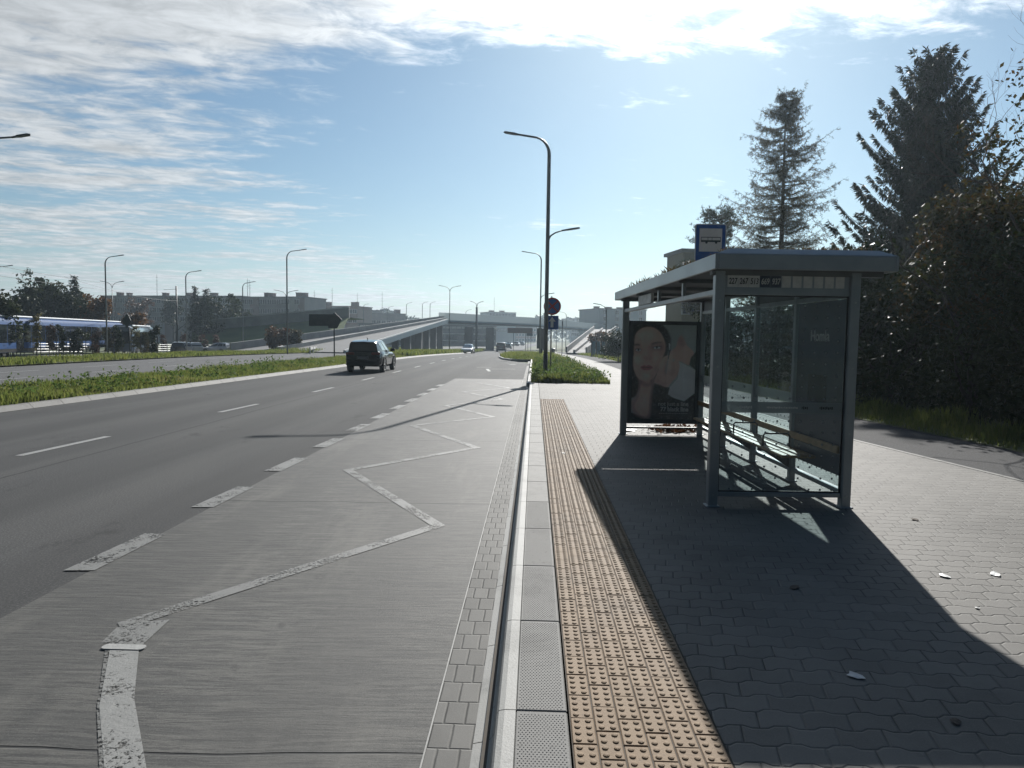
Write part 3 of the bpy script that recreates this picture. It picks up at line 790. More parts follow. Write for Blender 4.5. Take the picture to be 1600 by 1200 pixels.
def grass():
    P = scatter(64000, lambda y: medl(y) + .1, lambda y: medk(y) - .2, 12.5, 62, .1, 1.5)
    h = (0.07 + 0.17 * patch(P, .6) ** 1.3) * rng.uniform(.4, 1.25, len(P))
    tag(blades('grass', P, h, 0.03, GRASS), kind='stuff')
    P = scatter(9000, lambda y: medl(y) + .1, lambda y: medk(y) - .2, 60, 150, .1, 1.3)
    tag(blades('grass', P, 0.25 + 0.35 * rng.random(len(P)), 0.12, GRASS), kind='stuff')
    P = scatter(24000, lambda y: oppl(y) - 7, lambda y: oppl(y) - .15, 28, 80, .06, 1.0)
    tag(blades('grass', P, (0.12 + .2 * patch(P, .4)) * rng.uniform(.5, 1.2, len(P)), 0.07, GRASS), kind='stuff')
    P = scatter(9000, lambda y: oppl(y) - 6, lambda y: oppl(y) - .15, 80, 150, .06, 1.0)
    tag(blades('grass', P, 0.3 + .3 * rng.random(len(P)), 0.12, GRASS), kind='stuff')
    P = scatter(26000, lambda y: roadr(y) + .16, isl_r, 25.55, 62, PZ - .03, 1.6)
    h = (0.10 + 0.32 * patch(P, .9, 2) ** 1.4) * rng.uniform(.5, 1.2, len(P))
    tag(blades('grass', P, h, 0.03, GRASS), kind='stuff')
    P = scatter(5000, lambda y: roadr(y) + .16, isl_r, 60, 110, PZ - .03, 1.2)
    tag(blades('grass', P, 0.2 + .25 * rng.random(len(P)), 0.09, GRASS), kind='stuff')
    # broad weeds in the island and along the median
    P = scatter(420, lambda y: roadr(y) + .25, lambda y: isl_r(y) - .1, 25.7, 48, PZ, 1.4)
    P2 = scatter(260, lambda y: medl(y) + .3, lambda y: medk(y) - .35, 14, 40, .1, 1.3)
    V = []
    for p in np.concatenate([P, P2]):
        k = rng.integers(10, 26); hh = rng.uniform(.12, .5)
        for _ in range(k):
            c = p + np.array([rng.normal(0, .09), rng.normal(0, .09), rng.uniform(.05, hh)])
            s = rng.uniform(.03, .075); u = rng.normal(size=3); u /= np.linalg.norm(u); v = np.cross(u, rng.normal(size=3)); v /= np.linalg.norm(v)
            V.append([c - u * s, c - v * s * .5, c + u * s, c + v * s * .5])
    tag(raw_mesh('weeds', np.array(V), 4, WEED), kind='stuff')
    # verge by the hedge and the plants edging the path
    P = scatter(22000, lambda y: cyc_r(y) + .02, lambda y: cyc_r(y) + 1.5, 5, 34, PZ + .0, 1.2)
    d = np.array([x - cyc_r(y) for x, y in P[:, :2]])
    h = (0.07 + .34 * np.clip(d, 0, 1) * patch(P, 1.2)) * rng.uniform(.5, 1.3, len(P))
    tag(blades('grass', P, h, 0.018, GRASS), kind='stuff')
    P = scatter(9000, lambda y: cyc_r(y) + .02, lambda y: cyc_r(y) + 3, 34, 110, PZ, 1.2)
    tag(blades('grass', P, rng.uniform(.1, .35, len(P)), 0.06, GRASS), kind='stuff')
grass()

# ------------------------------------------------------------------ trees
def leaves(n, ells, size, clump=0.45, nclump=None, flat=0.0, keep=1.0, elong=0.55):
    """leaf-sized rhombi gathered into clumps spread through a union of ellipsoids"""
    ells = np.array(ells, float); vol = np.prod(ells[:, 3:], 1) ** 0.8
    nclump = nclump or max(12, n // 45)
    idx = rng.choice(len(ells), nclump, p=vol / vol.sum())
    d = rng.normal(size=(nclump, 3)); d /= np.linalg.norm(d, axis=1)[:, None]
    r = rng.random(nclump) ** 0.42
    cc = ells[idx, :3] + d * r[:, None] * ells[idx, 3:]
    k = rng.integers(0, nclump, n)
    cs = clump * rng.uniform(.5, 1.3, nclump)
    c = cc[k] + rng.normal(size=(n, 3)) * cs[k][:, None] * np.array([1, 1, .75]) * .55
    u = rng.normal(size=(n, 3)); u[:, 2] *= (1 - flat); u /= np.linalg.norm(u, axis=1)[:, None]
    v = np.cross(u, rng.normal(size=(n, 3))); v /= np.linalg.norm(v, axis=1)[:, None]
    s = size * rng.uniform(.55, 1.25, n)[:, None]
    V = np.stack([c - u * s, c - v * s * elong, c + u * s, c + v * s * elong], 1)
    return V[V[:, :, 2].min(1) > 0.02]
def limbs(mb, p, d, L, r, depth, n=6, spread=0.6, up=0.15, kink=0.18):
    pts = [Vector(p)]; d = Vector(d).normalized(); k = 4
    for i in range(k):
        d = (d + Vector((random.gauss(0, kink), random.gauss(0, kink), random.gauss(0, kink * .6) + up * .3))).normalized()
        pts.append(pts[-1] + d * L / k)
    mb.tube(pts, [r * (1 - .45 * i / k) for i in range(k + 1)], n, cap=False)
    if depth > 0:
        for j in range(random.choice((2, 3, 3))):
            q = pts[random.choice((2, 3, 4, 4))]
            nd = (d + Vector((random.gauss(0, spread), random.gauss(0, spread), random.gauss(0, spread * .6) + up)))
            limbs(mb, q, nd, L * random.uniform(.55, .8), r * .5, depth - 1, max(3, n - 1), spread, up, kink)
def broadleaf(name, loc, h, rad, n, size, m, label, cat='tree', group=None, trunk=None, ells=None, bark=BARKD, clump=0.5, depth=3, tr=None):
    t = thing(name, loc, label, cat, group)
    mb = MB(); tr = tr or 0.016 * h
    th = trunk if trunk is not None else h * .3
    mb.tube([(0, 0, -.15), (0.02, 0, th * .5), (0.03 * rad, 0.02, th)], [tr * 1.35, tr, tr * .85], 8)
    for j in range(4):
        limbs(mb, (0.03 * rad, .02, th * random.uniform(.75, 1.0)), (random.gauss(0, .6), random.gauss(0, .6), 1.1), (h - th) * .45, tr * .6, depth, 5)
    mb.build('trunk', bark, t, smooth=True)
    if ells is None:
        ells = []
        for j in range(9):
            a = rng.uniform(0, 6.28); rr = rad * rng.uniform(.15, .6); zc = th * .75 + (h - th * .75) * rng.uniform(.18, .82)
            w_ = rad * rng.uniform(.38, .6) * (1.15 - .5 * (zc / h))
            ells.append((rr * math.cos(a), rr * math.sin(a), zc, w_, w_, (h - th) * rng.uniform(.16, .26)))
    V = leaves(n, ells, size, clump)
    raw_mesh('crown', V, 4, m, t)
    return t
def spruce(name, loc, h, rad, label, mats=SPRUCE, dens=1.0, seed=1, cat='tree', group=None, upt=0.42, prof=0.8, tw=1.0, z0=0.06):
    r = np.random.default_rng(seed)
    t = thing(name, loc, label, cat, group)
    mb = MB(); mb.tube([(0, 0, -.2), (0, 0, h * .5), (0, 0, h * .995)], [h * .017, h * .009, h * .0012], 8)
    V = []; z = h * z0
    while z < h * .985:
        f = z / h; nb = int(5 if f < .8 else 4); a0 = r.uniform(0, 6.28)
        for b in range(nb):
            a = a0 + 6.283 * b / nb + r.normal(0, .25)
            L = (rad * (1 - f) ** prof * r.uniform(.58, 1.16)) + .12
            o = np.array([math.cos(a), math.sin(a), 0]); side = np.array([-math.sin(a), math.cos(a), 0])
            zz = z + r.normal(0, .1)
            rise = upt * (0.75 + .8 * f)
            P = lambda s: np.array([0, 0, zz]) + o * L * s + np.array([0, 0, 1]) * L * (-0.10 * s + (rise + .1) * s ** 2.1)
            mb.tube([P(s) for s in (0, .3, .6, .85, 1)], [.010 * L + .006, .008 * L + .005, .006 * L + .004, .006, .003], 4, cap=False)
            nt_ = int((16 + 34 * L) * dens)
            for q in range(nt_):
                s = .1 + .9 * r.random() ** .8
                lat = r.normal(0, .13) * L * (1.05 - s) ** .7 + r.normal(0, .05)
                base = P(s) + side * lat + np.array([0, 0, -.12 * abs(lat)])
                hang = r.uniform(.10, .38) * tw * (1.15 - .55 * s)
                for kk in range(3):
                    dr = o * r.uniform(-.1, .55) + side * r.normal(0, .45) + np.array([0, 0, -r.uniform(.25, 1.2)])
                    if s > .88: dr = o * r.uniform(.3, 1) + side * r.normal(0, .5) + np.array([0, 0, r.uniform(-.5, .5)])
                    dr /= np.linalg.norm(dr); wv = np.cross(dr, r.normal(size=3)); wv /= np.linalg.norm(wv)
                    wv *= r.uniform(.012, .024) * tw; e = base + dr * hang
                    V.append([base - wv * .6, base + dr * hang * .45 - wv, e, base + dr * hang * .45 + wv])
        z += h * r.uniform(.016, .026) / max(.6, dens ** .3)
    mb.build('trunk', BARKD, t, smooth=True)
    raw_mesh('crown', np.array(V), 4, mats, t)
    return t
def larch(name, loc, h, rad, label):
    r = np.random.default_rng(11); t = thing(name, loc, label, 'tree')
    mb = MB(); mb.tube([(0, 0, -.2), (.05, 0, h * .5), (0, 0, h * .99)], [h * .014, h * .008, .008], 8)
    V = []
    for b in range(int(h * 21)):
        f = .1 + .885 * r.random() ** .9; z = f * h
        a = r.uniform(0, 6.28); L = rad * (min(1.0, (1.03 - f) * 2.3) ** .75) * (.76 + .24 * math.sin(f * 21 + a)) * r.uniform(.4, 1.15) * (1.25 if f < .35 else 1) + .15
        o = np.array([math.cos(a), math.sin(a), 0]); side = np.array([-o[1], o[0], 0]); sw = r.normal(0, .25)
        P = lambda s: np.array([0, 0, z]) + o * L * s + side * sw * L * s * s + np.array([0, 0, L * (r0 * s + .38 * s ** 2.4)])
        r0 = r.uniform(-.28, .08)
        mb.tube([P(s) for s in (0, .35, .7, 1)], [.006 * L + .006, .010, .007, .003], 4, cap=False)
        sub = [(P(s), P(s) + side * r.choice((-1, 1)) * r.uniform(.12, .5) * L * (1.15 - s) + o * .25 * L * (1.1 - s) + np.array([0, 0, r.normal(-.12, .16)])) for s in r.uniform(.12, .97, int(4 + 6 * L))]
        for p, q in sub: mb.tube([p, q], [.006, .002], 3, cap=False)
        segs = sub + [(P(.15 * i), P(.15 * i + .15)) for i in range(1, 6)]
        for p, q in segs:
            for k in range(int(3 + 17 * np.linalg.norm(q - p))):
                b0 = p + (q - p) * r.random()
                for m_ in range(3):
                    d = r.normal(size=3); d[2] += .1; d /= np.linalg.norm(d); wv = np.cross(d, r.normal(size=3)); wv /= np.linalg.norm(wv)
                    ln = r.uniform(.05, .15); wv *= r.uniform(.005, .010)
                    V.append([b0 - wv, b0 + d * ln * .5 - wv, b0 + d * ln, b0 + d * ln * .5 + wv])
    mb.build('trunk', BARKD, t, smooth=True)
    raw_mesh('crown', np.array(V), 4, LARCH, t)
    return t
def pine(loc, h, label):
    r = np.random.default_rng(5); t = thing('pine_tree', loc, label, 'tree')
    mb = MB(); mb.tube([(0, 0, -.2), (.1, 0, h * .5), (0, 0, h * .9)], [.2, .14, .05], 8)
    V = []
    for b in range(80):
        z = h * r.uniform(.45, .96); a = r.uniform(0, 6.28); L = r.uniform(.9, 3.4) * (1.3 - z / h)
        o = np.array([math.cos(a), math.sin(a), r.uniform(.05, .5)]); e = np.array([0, 0, z]) + o * L
        mb.tube([(0, 0, z), (np.array([0, 0, z]) + o * L * .5 + [0, 0, -.08]), e], [.04, .03, .012], 4, cap=False)
        for q in range(int(10 + 10 * L)):
            c = np.array([0, 0, z]) + o * L * r.uniform(.45, 1.05) + r.normal(0, .16, 3)
            for k in range(14):
                d = r.normal(0, .5, 3) + np.array([0, 0, .75]); d /= np.linalg.norm(d); wv = np.cross(d, r.normal(size=3)); wv /= np.linalg.norm(wv)
                ln = r.uniform(.12, .26); wv *= .011
                V.append([c - wv, c + d * ln * .5 - wv, c + d * ln, c + d * ln * .5 + wv])
    mb.build('trunk', BARK, t, smooth=True); raw_mesh('crown', np.array(V), 4, PINE, t)
    return t
def right_trees():
    spruce('spruce_tree', (15.0, 28.0, .1), 12.75, 4.2, 'tall dark spruce rising above the shelter roof, drooping branches with upturned tips', dens=1.9, seed=3, upt=.55, prof=.68, tw=1.15)
    larch('larch_tree', (11.7, 34.5, .1), 13.7, 3.0, 'thin airy larch with sparse brownish twigs between the bus sign and the tall spruce')
    pine((10.1, 40.0, .1), 9.0, 'dense pine with upright needle tufts behind the blue bus sign')
    # deciduous mass along the cycle path
    broadleaf('deciduous_tree', (9.75, 15.9, .1), 5.2, 2.1, 17000, .07, LEAFO, 'rounded tree with brown and orange autumn leaves in front of the tall spruce', trunk=1.2, clump=.42)
    broadleaf('deciduous_tree', (11.0, 13.6, .1), 6.2, 2.5, 15000, .08, LEAFO, 'leafy tree turning brown at the very right edge beside the nearly bare tree', trunk=1.5, clump=.45)
    t = broadleaf('deciduous_tree', (9.35, 13.4, .1), 7.4, 1.9, 1900, .055, LEAFO, 'nearly bare tree with twisting twigs against the sky at the right edge', trunk=2.4, clump=.5, depth=5, bark=BARK, tr=.085,
                  ells=[(0, 0, 4.9, 1.6, 1.6, 1.3), (.2, 0, 6.2, 1.2, 1.2, 1.0)])
    rows = [(8.95, 7.6, 3.5, 1.35, LEAFG, 'dark leafy shrub at the right edge of the view beside the cycle path'),
            (8.85, 10.0, 3.9, 1.45, LEAFG, 'dark shrub with glinting leaves beside the cycle path, second from the right edge'),
            (8.85, 12.6, 4.1, 1.5, LEAFG, 'dark glossy shrub in the middle of the hedge right of the shelter'),
            (8.8, 15.4, 4.3, 1.55, LEAFM, 'greener shrub showing right beside the shelter end post'),
            (8.7, 18.6, 4.2, 1.6, LEAFG, 'dark shrub seen through the near glass of the shelter'),
            (8.6, 22.4, 4.0, 1.7, LEAFM, 'green shrub seen through the middle of the shelter'),
            (8.5, 27.0, 3.8, 1.8, LEAFG, 'dark shrub behind the bench seen through the back glass'),
            (8.3, 33.0, 3.5, 1.9, LEAFM, 'farthest green shrub of the hedge behind the shelter')]
    for i, (x, y, h, rd, m, lb) in enumerate(rows):
        e = [(rng.normal(0, rd * .3), rng.normal(0, rd * .42), h * f, rd * rng.uniform(.55, .8), rd * rng.uniform(.7, 1.0), h * .24) for f in (.16, .2, .35, .5, .62, .76)]
        broadleaf('hedge_shrub', (x + .55, y, .1), h, rd, 11000 if y < 17 else 7000, .06 if y < 17 else .085, m, lb, 'shrub', 'shrubs of the dark hedge by the cycle path', trunk=.5, ells=e, clump=.38, depth=2)
    for x, y, h, rd, lb in ((13.6, 13.5, 5.6, 2.3, 'dark tree filling the gap behind the shrubs at the right edge'), (12.9, 20.5, 6.0, 2.5, 'dark tree under the tall spruce behind the hedge'),
                            (12.2, 26.5, 5.2, 2.4, 'dark tree behind the shelter roof beneath the larch')):
        broadleaf('deciduous_tree', (x, y, .1), h, rd, 10000, .1, LEAFG, lb, group='dark trees behind the hedge', trunk=.8, clump=.5)
right_trees()
def undergrowth():
    V = leaves(15000, [(10.1 + rng.normal(0, .4), y, .75, .8, 1.4, .75) for y in np.linspace(6, 36, 24)], .1, .5)
    tag(raw_mesh('undergrowth', V, 4, LEAFG), kind='stuff')
undergrowth()
# ------------------------------------------------------------------ bus shelter
def shelter():
    O = Vector((1.81, 7.05, PZ)); S = thing('bus_shelter', O, 'grey steel and glass bus shelter with poster panel and bench on the pavement', 'bus shelter', rz=R(2.6))
    L, W = 5.22, 1.34
    def post(x, y, sx=.095, sy=.095, h=2.34):
        mb = MB(); mb.bbox(x - sx / 2, y - sy / 2, -.03, x + sx / 2, y + sy / 2, h, .008)
        mb.bbox(x - sx / 2 - .02, y - sy / 2 - .02, -.03, x + sx / 2 + .02, y + sy / 2 + .02, .012, .004)
        mb.build('post', STEEL, S)
    post(0, 0); post(0, L, .11, .075); post(W, 0); post(W, L, .09, .075)
    by = [L * k / 4 for k in range(5)]
    for y in by[1:4]: post(W, y, .07, .08)
    # roof: fascia tray, lining, raised planted top
    x0, x1, y0, y1 = -.115, 1.645, -.24, 5.76
    mb = MB(); t = .03
    mb.bbox(x0, y0, 2.34, x0 + t, y1, 2.485, .006); mb.bbox(x1 - t, y0, 2.34, x1, y1, 2.485, .006)
    mb.bbox(x0 + t + .0005, y0, 2.34, x1 - t - .0005, y0 + t, 2.484, .006); mb.bbox(x0 + t + .0005, y1 - t, 2.34, x1 - t - .0005, y1, 2.484, .006)
    i = .15
    a = [(x0 + .004, y0 + .004, 2.486), (x1 - .004, y0 + .004, 2.486), (x1 - .004, y1 - .004, 2.486), (x0 + .004, y1 - .004, 2.486)]
    b = [(x0 + i, y0 + i * .6, 2.545), (x1 - i, y0 + i * .6, 2.545), (x1 - i, y1 - i, 2.545), (x0 + i, y1 - i, 2.545)]
    mb.add(a + b, [(0, 1, 5, 4), (1, 2, 6, 5), (2, 3, 7, 6), (3, 0, 4, 7), (4, 5, 6, 7)])
    rf = mb.build('roof', STEEL, S)
    mb = MB(); mb.box(x0 + t + .003, y0 + t + .003, 2.365, x1 - t - .003, y1 - t - .003, 2.40)
    for k in range(5): mb.bbox(x0 + t + .004, by[k] - .04, 2.30 if k in (0, 4) else 2.32, x1 - t - .004, by[k] + .04, 2.3645, .004)
    mb.build('roof_lining', ROOFIN, rf)
    n = 5200; P = np.stack([rng.uniform(x0 + .2, x1 - .18, n), rng.uniform(y0 + .12, y1 - .2, n), np.full(n, 2.545)], 1)
    g = patch(P, 2.3, 1); P = P[(g > .35)]
    h = rng.uniform(.015, .06, len(P)) * (0.5 + patch(P, 3.1)); far = P[:, 1] > 2.2
    h[far] *= 1.7
    mi = (rng.random(len(P)) < .5).astype(int)
    sd_ = blades('roof_plants', P, h, .018, [leaf_mat('dry_sedum', [(.07, .05, .03), (.13, .09, .05), (.10, .11, .04)], .25, .7, 2.0)], 1.2, rf)
    tag(sd_, kind='stuff')
    # rails
    mb = MB()
    mb.bbox(-.035, .048, 2.11, .035, L - .04, 2.165, .006)
    mb.build('front_beam', GALV, S)
    mb = MB(); mb.bbox(W - .03, .048, 2.10, W + .03, L - .04, 2.15, .006); mb.build('back_beam', STEEL, S)
    # dark panels between beam and roof
    for k in (0, 1, 3):
        mb = MB(); mb.box(W - .012, by[k] + .06, 2.152, W + .012, by[k + 1] - .06, 2.318); mb.build('back_fascia', STEELD, S)
    for y in (1.35, 2.65, 4.0):
        mb = MB(); mb.bbox(-.02, y - .03, 2.1655, .02, y + .03, 2.32, .004); mb.build('hanger', STEEL, S)
    mb = MB(); mb.bbox(-.03, 3.05, 2.172, .012, 4.0 - .05, 2.315, .006); mb.build('name_plate', PALE, S)
    # number box on the near end
    mb = MB()
    mb.box(.048, -.02, 2.115, W - .048, .035, 2.165); mb.box(.048, -.02, 2.318, W - .048, .035, 2.34)
    mb.box(.048, -.008, 2.166, W - .048, .03, 2.317); nb = mb.build('number_box', STEEL, S)
    pitch = .1065; nums = ['227', '267', '513', '669', '937']
    for k in range(11):
        xa = .078 + k * pitch
        mb = MB(); mb.bbox(xa + (.001 if k < 5 else .008), -.0135, 2.188, xa + pitch - (.001 if k < 5 else .012), -.0085, 2.302, .002)
        mb.build('number_tile', NAVY if k in (3, 4) else PALE, nb)
        if k < 5:
            text_mesh('lettering', nums[k], .082, PALE if k in (3, 4) else INK, nb, Matrix.Translation((xa + pitch / 2, -.0165, 2.243)) @ Matrix.Rotation(R(90), 4, 'X'), .0012, shear=.12, xs=.66)
    # near end glass
    mb = MB(); mb.box(.05, .002, .145, W - .05, .012, 2.113); gl = mb.build('glass_pane', GLASS_E, S)
    mb = MB(); mb.box(.052, -.0035, .945, W - .052, -.0005, 1.055); bd = mb.build('frosted_band', FROST, gl)
    for xa, xb, hh, dk in ((.24, .37, .026, 0), (.52, .82, .018, 0), (.87, .93, .03, 1), (1.05, 1.17, .03, 1)):   # too small to read: rows of short strokes
        mb = MB(); x = xa; k = 0
        while x < xb:
            wv = .008 + .007 * ((k * 7) % 3) / 2; mb.box(x, -.0062, 1.0 - hh * (.35 + .15 * (k % 2)), x + wv, -.0045, 1.0 + hh * (.3 + .2 * ((k + 1) % 3) / 2)); x += wv + .006; k += 1
        o = mb.build('small_print', INK if dk else PALE, gl)
    mb = MB(); mb.bbox(.048, -.025, .10, W - .048, .035, .144, .005); mb.build('bottom_rail', STEEL, S)
    mb = MB()
    for q in ((.049, -.006, .1445, .064, .0015, 2.1125), (W - .064, -.006, .1445, W - .049, .0015, 2.1125), (.0645, -.006, .1445, W - .0645, .0015, .158), (.0645, -.006, 2.098, W - .0645, .0015, 2.1125)): mb.box(*q)
    mb.build('seal', BLACKP, gl)
    for x in (0, W):
        for z in (.12, .75, 1.4, 2.05):
            mb = MB(); mb.tube([(x, -.0465, z), (x, -.0525, z)], .011, 8); mb.build('bolt', GALV, S)
    # back glass
    for k in range(4):
        mb = MB(); mb.box(W - .006, by[k] + .05, .19, W + .004, by[k + 1] - .05, 2.098); g2 = mb.build('glass_pane', GLASS_B, S)
        mb = MB(); mb.box(W - .0105, by[k] + .052, .93, W - .0075, by[k + 1] - .052, 1.05)
        mb.build('frosted_band', FROST, g2)
    mb = MB()
    for k in range(4): mb.bbox(W - .03, by[k] + .045, .12, W + .03, by[k + 1] - .045, .17, .005)
    mb.build('bottom_rail', STEEL, S)
    # film poster on the first back pane
    mb = MB(); mb.box(W - .018, .06, .30, W - .0155, 1.22, 2.09); fm = mb.build('printed_film', FILM, S)
    text_mesh('lettering', 'Homla', .17, PALE, fm, Matrix.Translation((W - .0195, .66, 1.72)) @ Matrix.Rotation(R(-90), 4, 'Z') @ Matrix.Rotation(R(90), 4, 'X'), .001)
    mb = MB(); mb.box(W - .021, .45, 1.0, W - .0188, .9, 1.3); mb.build('printed_panel', m_sheet('film_picture', (.16, .19, .21), .5), fm)
    # bench
    mb = MB()
    for x in (.90, .995, 1.09, 1.185):
        mb.bbox(x, .5, .405, x + .08, 4.05, .437, .008)
    bn = mb.build('bench', WOOD, S)
    mb = MB(); mb.bbox(W - .065, .06, .53, W - .036, L - .05, .61, .008); mb.build('backrest', WOOD, bn)
    for y in by[1:4]:
        mb = MB(); mb.bbox(.93, y - .025, .355, W - .036, y + .025, .4035, .006)
        mb.add([(1.24, y - .012, .2), (1.30, y - .012, .16), (1.30, y - .012, .354), (1.0, y - .012, .354), (1.24, y + .012, .2), (1.30, y + .012, .16), (1.30, y + .012, .354), (1.0, y + .012, .354)], [(0, 1, 2, 3), (7, 6, 5, 4), (0, 4, 5, 1), (1, 5, 6, 2), (2, 6, 7, 3), (3, 7, 4, 0)])
        mb.build('bracket', STEELD, bn)
    for y in (1.15, 2.2):
        mb = MB(); mb.tube([(.93, y, .44), (.93, y, .56), (.95, y, .585), (1.22, y, .585), (1.24, y, .56), (1.24, y, .44)], .011, 8); mb.build('armrest', STEELD, bn, smooth=True)
    # poster panel at the far end
    mb = MB(); ya, yb = L - .055, L + .055
    fx0, fx1, fz0, fz1 = .058, W - .048, .19, 1.97
    px0, px1, pz0, pz1 = .125, 1.225, .275, 1.905
    mb.bbox(fx0, ya, fz0, px0, yb, fz1, .006); mb.bbox(px1, ya, fz0, fx1, yb, fz1, .006)
    mb.box(px0 + .0005, ya + .002, fz0 + .002, px1 - .0005, yb - .002, pz0); mb.box(px0 + .0005, ya + .002, pz1, px1 - .0005, yb - .002, fz1 - .002)
    mb.box(px0, ya + .03, pz0, px1, yb - .02, pz1)
    ad = mb.build('poster_case', STEELD, S)
    mb = MB(); mb.bbox(.058, L - .02, .10, W - .05, L + .02, .13, .005); mb.build('bottom_rail', STEELD, S)
    # the poster: drawn in sheet coordinates measured on the sheet, x 150..750, y 90..1000 downwards
    def pt(p): return (px0 + (p[0] - 150) / 600 * (px1 - px0), pz1 - (p[1] - 90) / 910 * (pz1 - pz0))
    cols = dict(bg=(.20, .23, .22), hair=(.022, .02, .022), skin=(.40, .25, .20), skin2=(.30, .175, .15), skin3=(.20, .11, .10), lip=(.26, .09, .09), dark=(.02, .024, .03), cloth=(.40, .43, .42), eye=(.03, .025, .025), white=(.6, .6, .6), hi=(.50, .33, .27), hand=(.36, .22, .18))
    NX, NZ = 220, 334
    gx, gy = np.meshgrid(150 + 600 * (np.arange(NX) + .5) / NX, 90 + 910 * (np.arange(NZ) + .5) / NZ)
    IMG = np.zeros((NZ, NX, 3)); yf = ya + .03
    BL = dict(bg=1, hair=3.5, skin=2.2, skin2=5, skin3=5, lip=1.6, dark=1.5, cloth=1.3, eye=.9, white=1.0, hi=8, hand=1.3)
    def blur(m, r_):
        k = np.exp(-.5 * (np.arange(-int(3 * r_) - 1, int(3 * r_) + 2) / r_) ** 2); k /= k.sum()
        n_ = len(k) // 2
        m = np.pad(m, n_, mode='edge')
        m = np.apply_along_axis(lambda v: np.convolve(v, k, 'valid'), 0, m)
        return np.apply_along_axis(lambda v: np.convolve(v, k, 'valid'), 1, m)
    def shape(c, pts, sm_=True, k=5):
        if sm_: pts = catmull(pts, k)
        ins_ = np.zeros(gx.shape, bool); n_ = len(pts)
        for i in range(n_):
            (xa, ya_), (xb, yb_) = pts[i], pts[(i + 1) % n_]
            if ya_ == yb_: continue
            ins_ ^= ((ya_ > gy) != (yb_ > gy)) & (gx < (xb - xa) * (gy - ya_) / (yb_ - ya_) + xa)
        mk = blur(ins_.astype(float), BL[c] * .8)[..., None] * (.75 if c in ('hi', 'skin3', 'skin2') else 1)
        IMG[:] = IMG * (1 - mk) + np.array(cols[c]) * mk
    shape('bg', [(151, 91), (749, 91), (749, 999), (151, 999)], False)
    shape('hair', [(151, 91), (430, 91), (478, 140), (512, 220), (505, 320), (470, 420), (380, 640), (300, 700), (215, 720), (200, 780), (151, 800)], False)
    shape('dark', [(151, 940), (300, 990), (345, 650), (420, 660), (520, 700), (520, 780), (650, 825), (749, 745), (749, 999), (151, 999)], False)
    shape('skin2', [(212, 590), (360, 580), (345, 760), (330, 985), (250, 990), (165, 935), (151, 830), (200, 760)], True)
    shape('skin', [(250, 640), (330, 640), (320, 800), (310, 960), (240, 960), (180, 880), (225, 780)], True)
    shape('skin3', [(212, 590), (300, 655), (362, 590), (355, 660), (290, 690), (220, 650)], True)
    shape('skin', [(178, 180), (235, 125), (320, 112), (395, 150), (445, 230), (458, 330), (425, 430), (395, 530), (350, 605), (285, 635), (215, 612), (176, 550), (160, 470), (164, 360), (166, 260)], True, 6)
    shape('skin2', [(445, 240), (458, 330), (425, 430), (395, 530), (350, 605), (330, 590), (360, 480), (395, 420), (400, 350), (410, 280)], True)
    shape('hi', [(215, 170), (290, 150), (340, 180), (330, 240), (240, 245)], True)
    shape('hi', [(180, 400), (235, 400), (240, 450), (195, 470)], True)
    shape('hi', [(240, 560), (300, 560), (310, 600), (265, 615)], True)
    shape('skin2', [(292, 300), (318, 300), (325, 360), (338, 410), (318, 425), (255, 415), (262, 395), (285, 380)], True)
    shape('skin3', [(262, 408), (300, 418), (332, 410), (325, 424), (275, 424)], True)
    shape('hi', [(282, 330), (296, 330), (296, 395), (280, 395)], True)
    shape('skin3', [(166, 318), (205, 308), (240, 325), (235, 352), (200, 360), (168, 352)], True)
    shape('skin3', [(320, 290), (380, 272), (440, 285), (435, 330), (380, 340), (330, 330)], True)
    shape('hair', [(164, 280), (200, 275), (222, 285), (222, 294), (190, 290), (164, 294)], True)
    shape('hair', [(318, 285), (345, 262), (400, 252), (440, 262), (400, 264), (350, 276)], True)
    shape('white', ell(205, 336, 24, 9)); shape('eye', ell(206, 335, 10, 10)); shape('eye', [(170, 334), (205, 320), (236, 336), (205, 326)], True)
    shape('white', ell(380, 310, 30, 10)); shape('eye', ell(378, 309, 11, 11)); shape('eye', [(335, 314), (378, 294), (430, 300), (380, 302)], True)
    shape('lip', [(228, 500), (262, 480), (284, 487), (306, 478), (350, 498), (300, 502), (262, 502)], True)
    shape('lip', [(232, 502), (290, 504), (348, 500), (320, 524), (285, 530), (250, 522)], True)
    shape('eye', [(234, 500), (290, 500), (346, 498), (290, 505)], True)
    shape('skin3', [(235, 540), (285, 552), (335, 538), (290, 546)], True)
    shape('hair', [(151, 540), (185, 585), (216, 640), (205, 740), (151, 790)], True)
    shape('hand', [(520, 340), (560, 300), (575, 240), (605, 190), (640, 240), (670, 290), (730, 350), (712, 420), (690, 475), (610, 440), (545, 420)], True)
    shape('skin3', [(575, 245), (605, 185), (640, 235), (655, 275), (610, 300)], True)
    shape('dark', [(690, 470), (705, 400), (749, 345), (749, 520)], False)
    shape('cloth', [(580, 440), (620, 455), (749, 520), (749, 745), (655, 822), (560, 795), (497, 760), (515, 690), (590, 600)], False)
    shape('hand', [(368, 620), (400, 520), (412, 450), (440, 405), (478, 385), (488, 400), (472, 470), (462, 540), (478, 560), (490, 470), (500, 370), (515, 335), (530, 390), (535, 450), (560, 425), (590, 440), (600, 500), (580, 580), (530, 640), (490, 690), (430, 670), (372, 650)], True, 4)
    shape('skin3', [(455, 480), (472, 440), (480, 470), (474, 560), (460, 585), (452, 540)], True)
    shape('skin3', [(530, 440), (545, 500), (535, 570), (520, 600), (524, 520)], True)
    shape('skin2', [(385, 600), (440, 640), (490, 640), (470, 690), (430, 672), (374, 652)], True)
